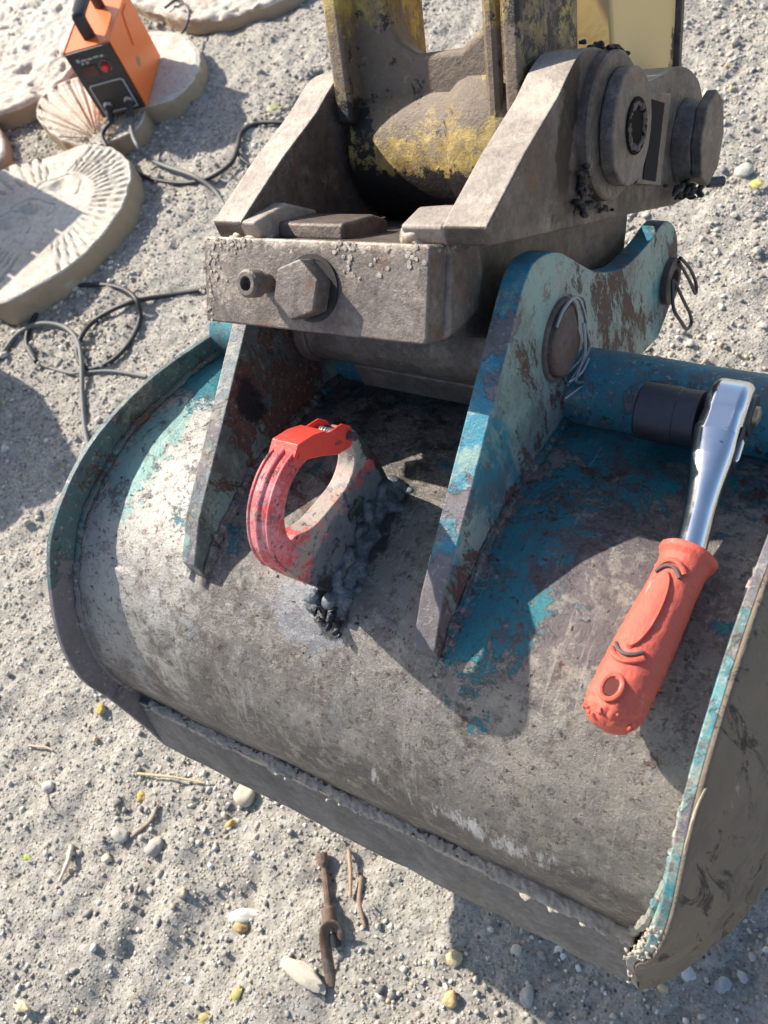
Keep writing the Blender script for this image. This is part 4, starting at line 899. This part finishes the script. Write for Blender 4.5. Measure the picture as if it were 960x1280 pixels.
stone(382, 1218, 15, 'cream flat stone sliver beside the rusty fitting', (.52, .46, .37), elong=2.2, rz=-.15, sq=.35)
stone(563, 1249, 8, 'round ochre pebble near the bottom edge', (.52, .38, .18))
stone(568, 1197, 8, 'pale ochre pebble above the round ochre one', (.50, .41, .24))
stone(660, 1247, 8, 'light grey pebble near the bottom shadow edge', (.42, .40, .36))
stone(904, 1231, 8, 'blue-grey pebble at the lower right in the shade', (.35, .36, .38))
stone(860, 1218, 7, 'white-grey pebble under the bucket corner', (.5, .5, .5))
stone(928, 1222, 6, 'small bright pebble near the right edge of the frame', (.45, .44, .42))
stone(647, 1188, 6, 'small pale pebble just below the lip on the right', (.5, .47, .4))
stone(228, 1117, 6, 'small rounded brown pebble in the middle of the soil', (.42, .36, .27))
stone(62, 985, 7, 'light pebble close to the left edge', (.52, .49, .44))
stone(930, 215, 8, 'light stone on the bright gravel right of the coupler', (.5, .48, .42))
for i in range(60):
    px, py = random.choice([(random.uniform(0, 560), random.uniform(900, 1270)), (random.uniform(890, 955), random.uniform(5, 430)), (random.uniform(0, 90), random.uniform(600, 850)), (random.uniform(180, 400), random.uniform(30, 140)), (random.uniform(180, 260), random.uniform(200, 380))])
    col = random.choice([(.48, .44, .37), (.40, .37, .32), (.55, .50, .42), (.33, .30, .27)])
    p_ = stone(px, py, random.uniform(2.2, 4.2), 'small dusty grey pebble lying loose in the gravel', col, 'small grey pebbles in the gravel', random.uniform(.5, .8), random.uniform(1, 1.5), random.uniform(0, 3))
def twig(px0, py0, px1, py1, r, label, col, bend=.01, h=.004):
    a, b = gpt(px0, py0, h), gpt(px1, py1, h); m_ = (a + b) / 2 + np.array([bend, bend * .5, .002])
    P = smooth_path([a, a * .7 + m_ * .3, m_, b * .8 + m_ * .2, b], 5); o = mesh('twig', *sweep(P, [r * (1 - .5 * i / len(P)) * (1 + .2 * n1(i, px0)) for i in range(len(P))], 7), mat_plain('twig_bark_%d' % px0, col, .8, 0, .3, 120, .001), None, smooth=60)
    tag(o, label, 'twig')
twig(172, 967, 256, 979, .0022, 'thin straw-coloured twig lying crosswise below the bucket', (.55, .42, .24))
twig(165, 1046, 198, 1006, .0035, 'short thick brown twig beside the grey stone', (.26, .2, .15))
twig(90, 1056, 74, 1102, .0042, 'pale splinter of wood on the bare soil', (.58, .5, .38), .004)
twig(436, 1062, 438, 1122, .0035, 'rusty brown stick right of the iron fitting', (.40, .27, .18), .002)
twig(36, 932, 66, 938, .002, 'tiny tan straw near the left edge', (.52, .42, .27))
twig(40, 975, 62, 1008, .0013, 'thin dark stalk near the left edge', (.2, .17, .14))
twig(452, 1095, 456, 1160, .004, 'broken reddish clod of bark right of the brown stick', (.30, .2, .14), -.004)
def leaf(px, py, s_, rz, label, col):
    p = gpt(px, py, .006); V = []; n = 10
    for i in range(n + 1):
        t = i / n; w = s_ * .28 * math.sin(math.pi * t) ** .8
        for k, e in enumerate((-1, 0, 1)): V.append((s_ * (t - .5), e * w, s_ * (.10 * abs(e) + .10 * math.sin(t * 3) + .03 * math.sin(t * 17 + k))))
    Fc = [[i * 3 + k, i * 3 + k + 1, (i + 1) * 3 + k + 1, (i + 1) * 3 + k] for i in range(n) for k in (0, 1)]
    o = mesh('leaf', V, Fc, mat_plain('dry_leaf_%d' % px, col, .6, 0, .25, 200), None, smooth=60); o.location = tuple(p); o.rotation_euler = (.1, .1, rz); tag(o, label, 'leaf')
    so = o.modifiers.new('solid', 'SOLIDIFY'); so.thickness = .0004
leaf(342, 138, .045, 1.0, 'curled green-brown leaf between the welder cables and the coupler arm', (.28, .30, .13))
leaf(296, 1243, .022, 1.4, 'yellow-green leaf scrap near the bottom edge', (.42, .38, .12))
leaf(28, 1257, .026, .2, 'cream dry leaf scrap in the bottom left corner', (.62, .54, .33))
leaf(34, 1072, .016, .5, 'tiny green leaf scrap at the left', (.35, .42, .08))
leaf(80, 582, .018, .2, 'olive leaf in the soil below the cable coil', (.25, .26, .1))
leaf(945, 232, .03, .8, 'yellow dry leaf on the gravel at the right edge', (.55, .5, .14))
leaf(255, 1272, .02, .9, 'yellow leaf crumb at the bottom edge', (.45, .36, .14))
# fibres stuck to the right side plate
M_STRAW = mat_plain('dry_fibre', (.48, .40, .27), .8)
def fibre(pts): return sweep(smooth_path(pts, 8), .0007, 5)
def onx(x, px, py):
    d = RB @ np.array([(px - 480) / F, (py - 640) / F, 1.0]); return CB + d * ((x - CB[0]) / d[0])
fb = [[(895, 965), (875, 1000), (862, 1040), (858, 1075), (880, 1105), (898, 1108)], [(890, 960), (905, 972), (918, 1000)], [(945, 930), (938, 990), (928, 1050)]]
mesh('straw_fibres', *join(*[fibre([onx(.034 + .01 * math.sin(i), a, b) for i, (a, b) in enumerate(q)]) for q in fb]), M_STRAW, bucket)

# two made-up crates added out of view to cast shadows on slabs and soil
M_WOOD = mat_plain('weathered_pine', (.42, .31, .19), .8, 0, .3, 30, .001)
def crate(px, py, z0, h, wx, wy, rz, label):
    p = at(px, py, z0); t = (h - z0) / -SUN_D[2]; c = p - SUN_D * t
    root = thing('shadow_crate', label, 'crate', loc=(c[0], c[1], 0), rz=rz, group=None)
    for k in range(5):
        z = h * (k + .5) / 5
        for (cx, cy, sx, sy) in ((-wx / 2, -.011, wx, .02), (-wx / 2, -wy + .011, wx, .02), (-.011, -wy / 2, .02, wy - .044), (-wx + .011, -wy / 2, .02, wy - .044)):
            mesh('plank', *boxv((cx, cy, z), (sx, sy, h / 5 - .008)), M_WOOD, root, bevel=.002)
    for k in range(4): mesh('lid_board', *boxv((-wx / 2, -wy * (k + .5) / 4, h + .008), (wx, wy / 4 - .006, .016)), M_WOOD, root, bevel=.002)
crate(100, 262, .06, .42, .34, .30, -.25, 'added slatted wooden crate casting shadow on the carved slab, outside the frame')
crate(104, 590, .0, .38, .30, .26, -.5, 'smaller added slatted wooden crate casting shadow nearer the bucket, outside the frame')
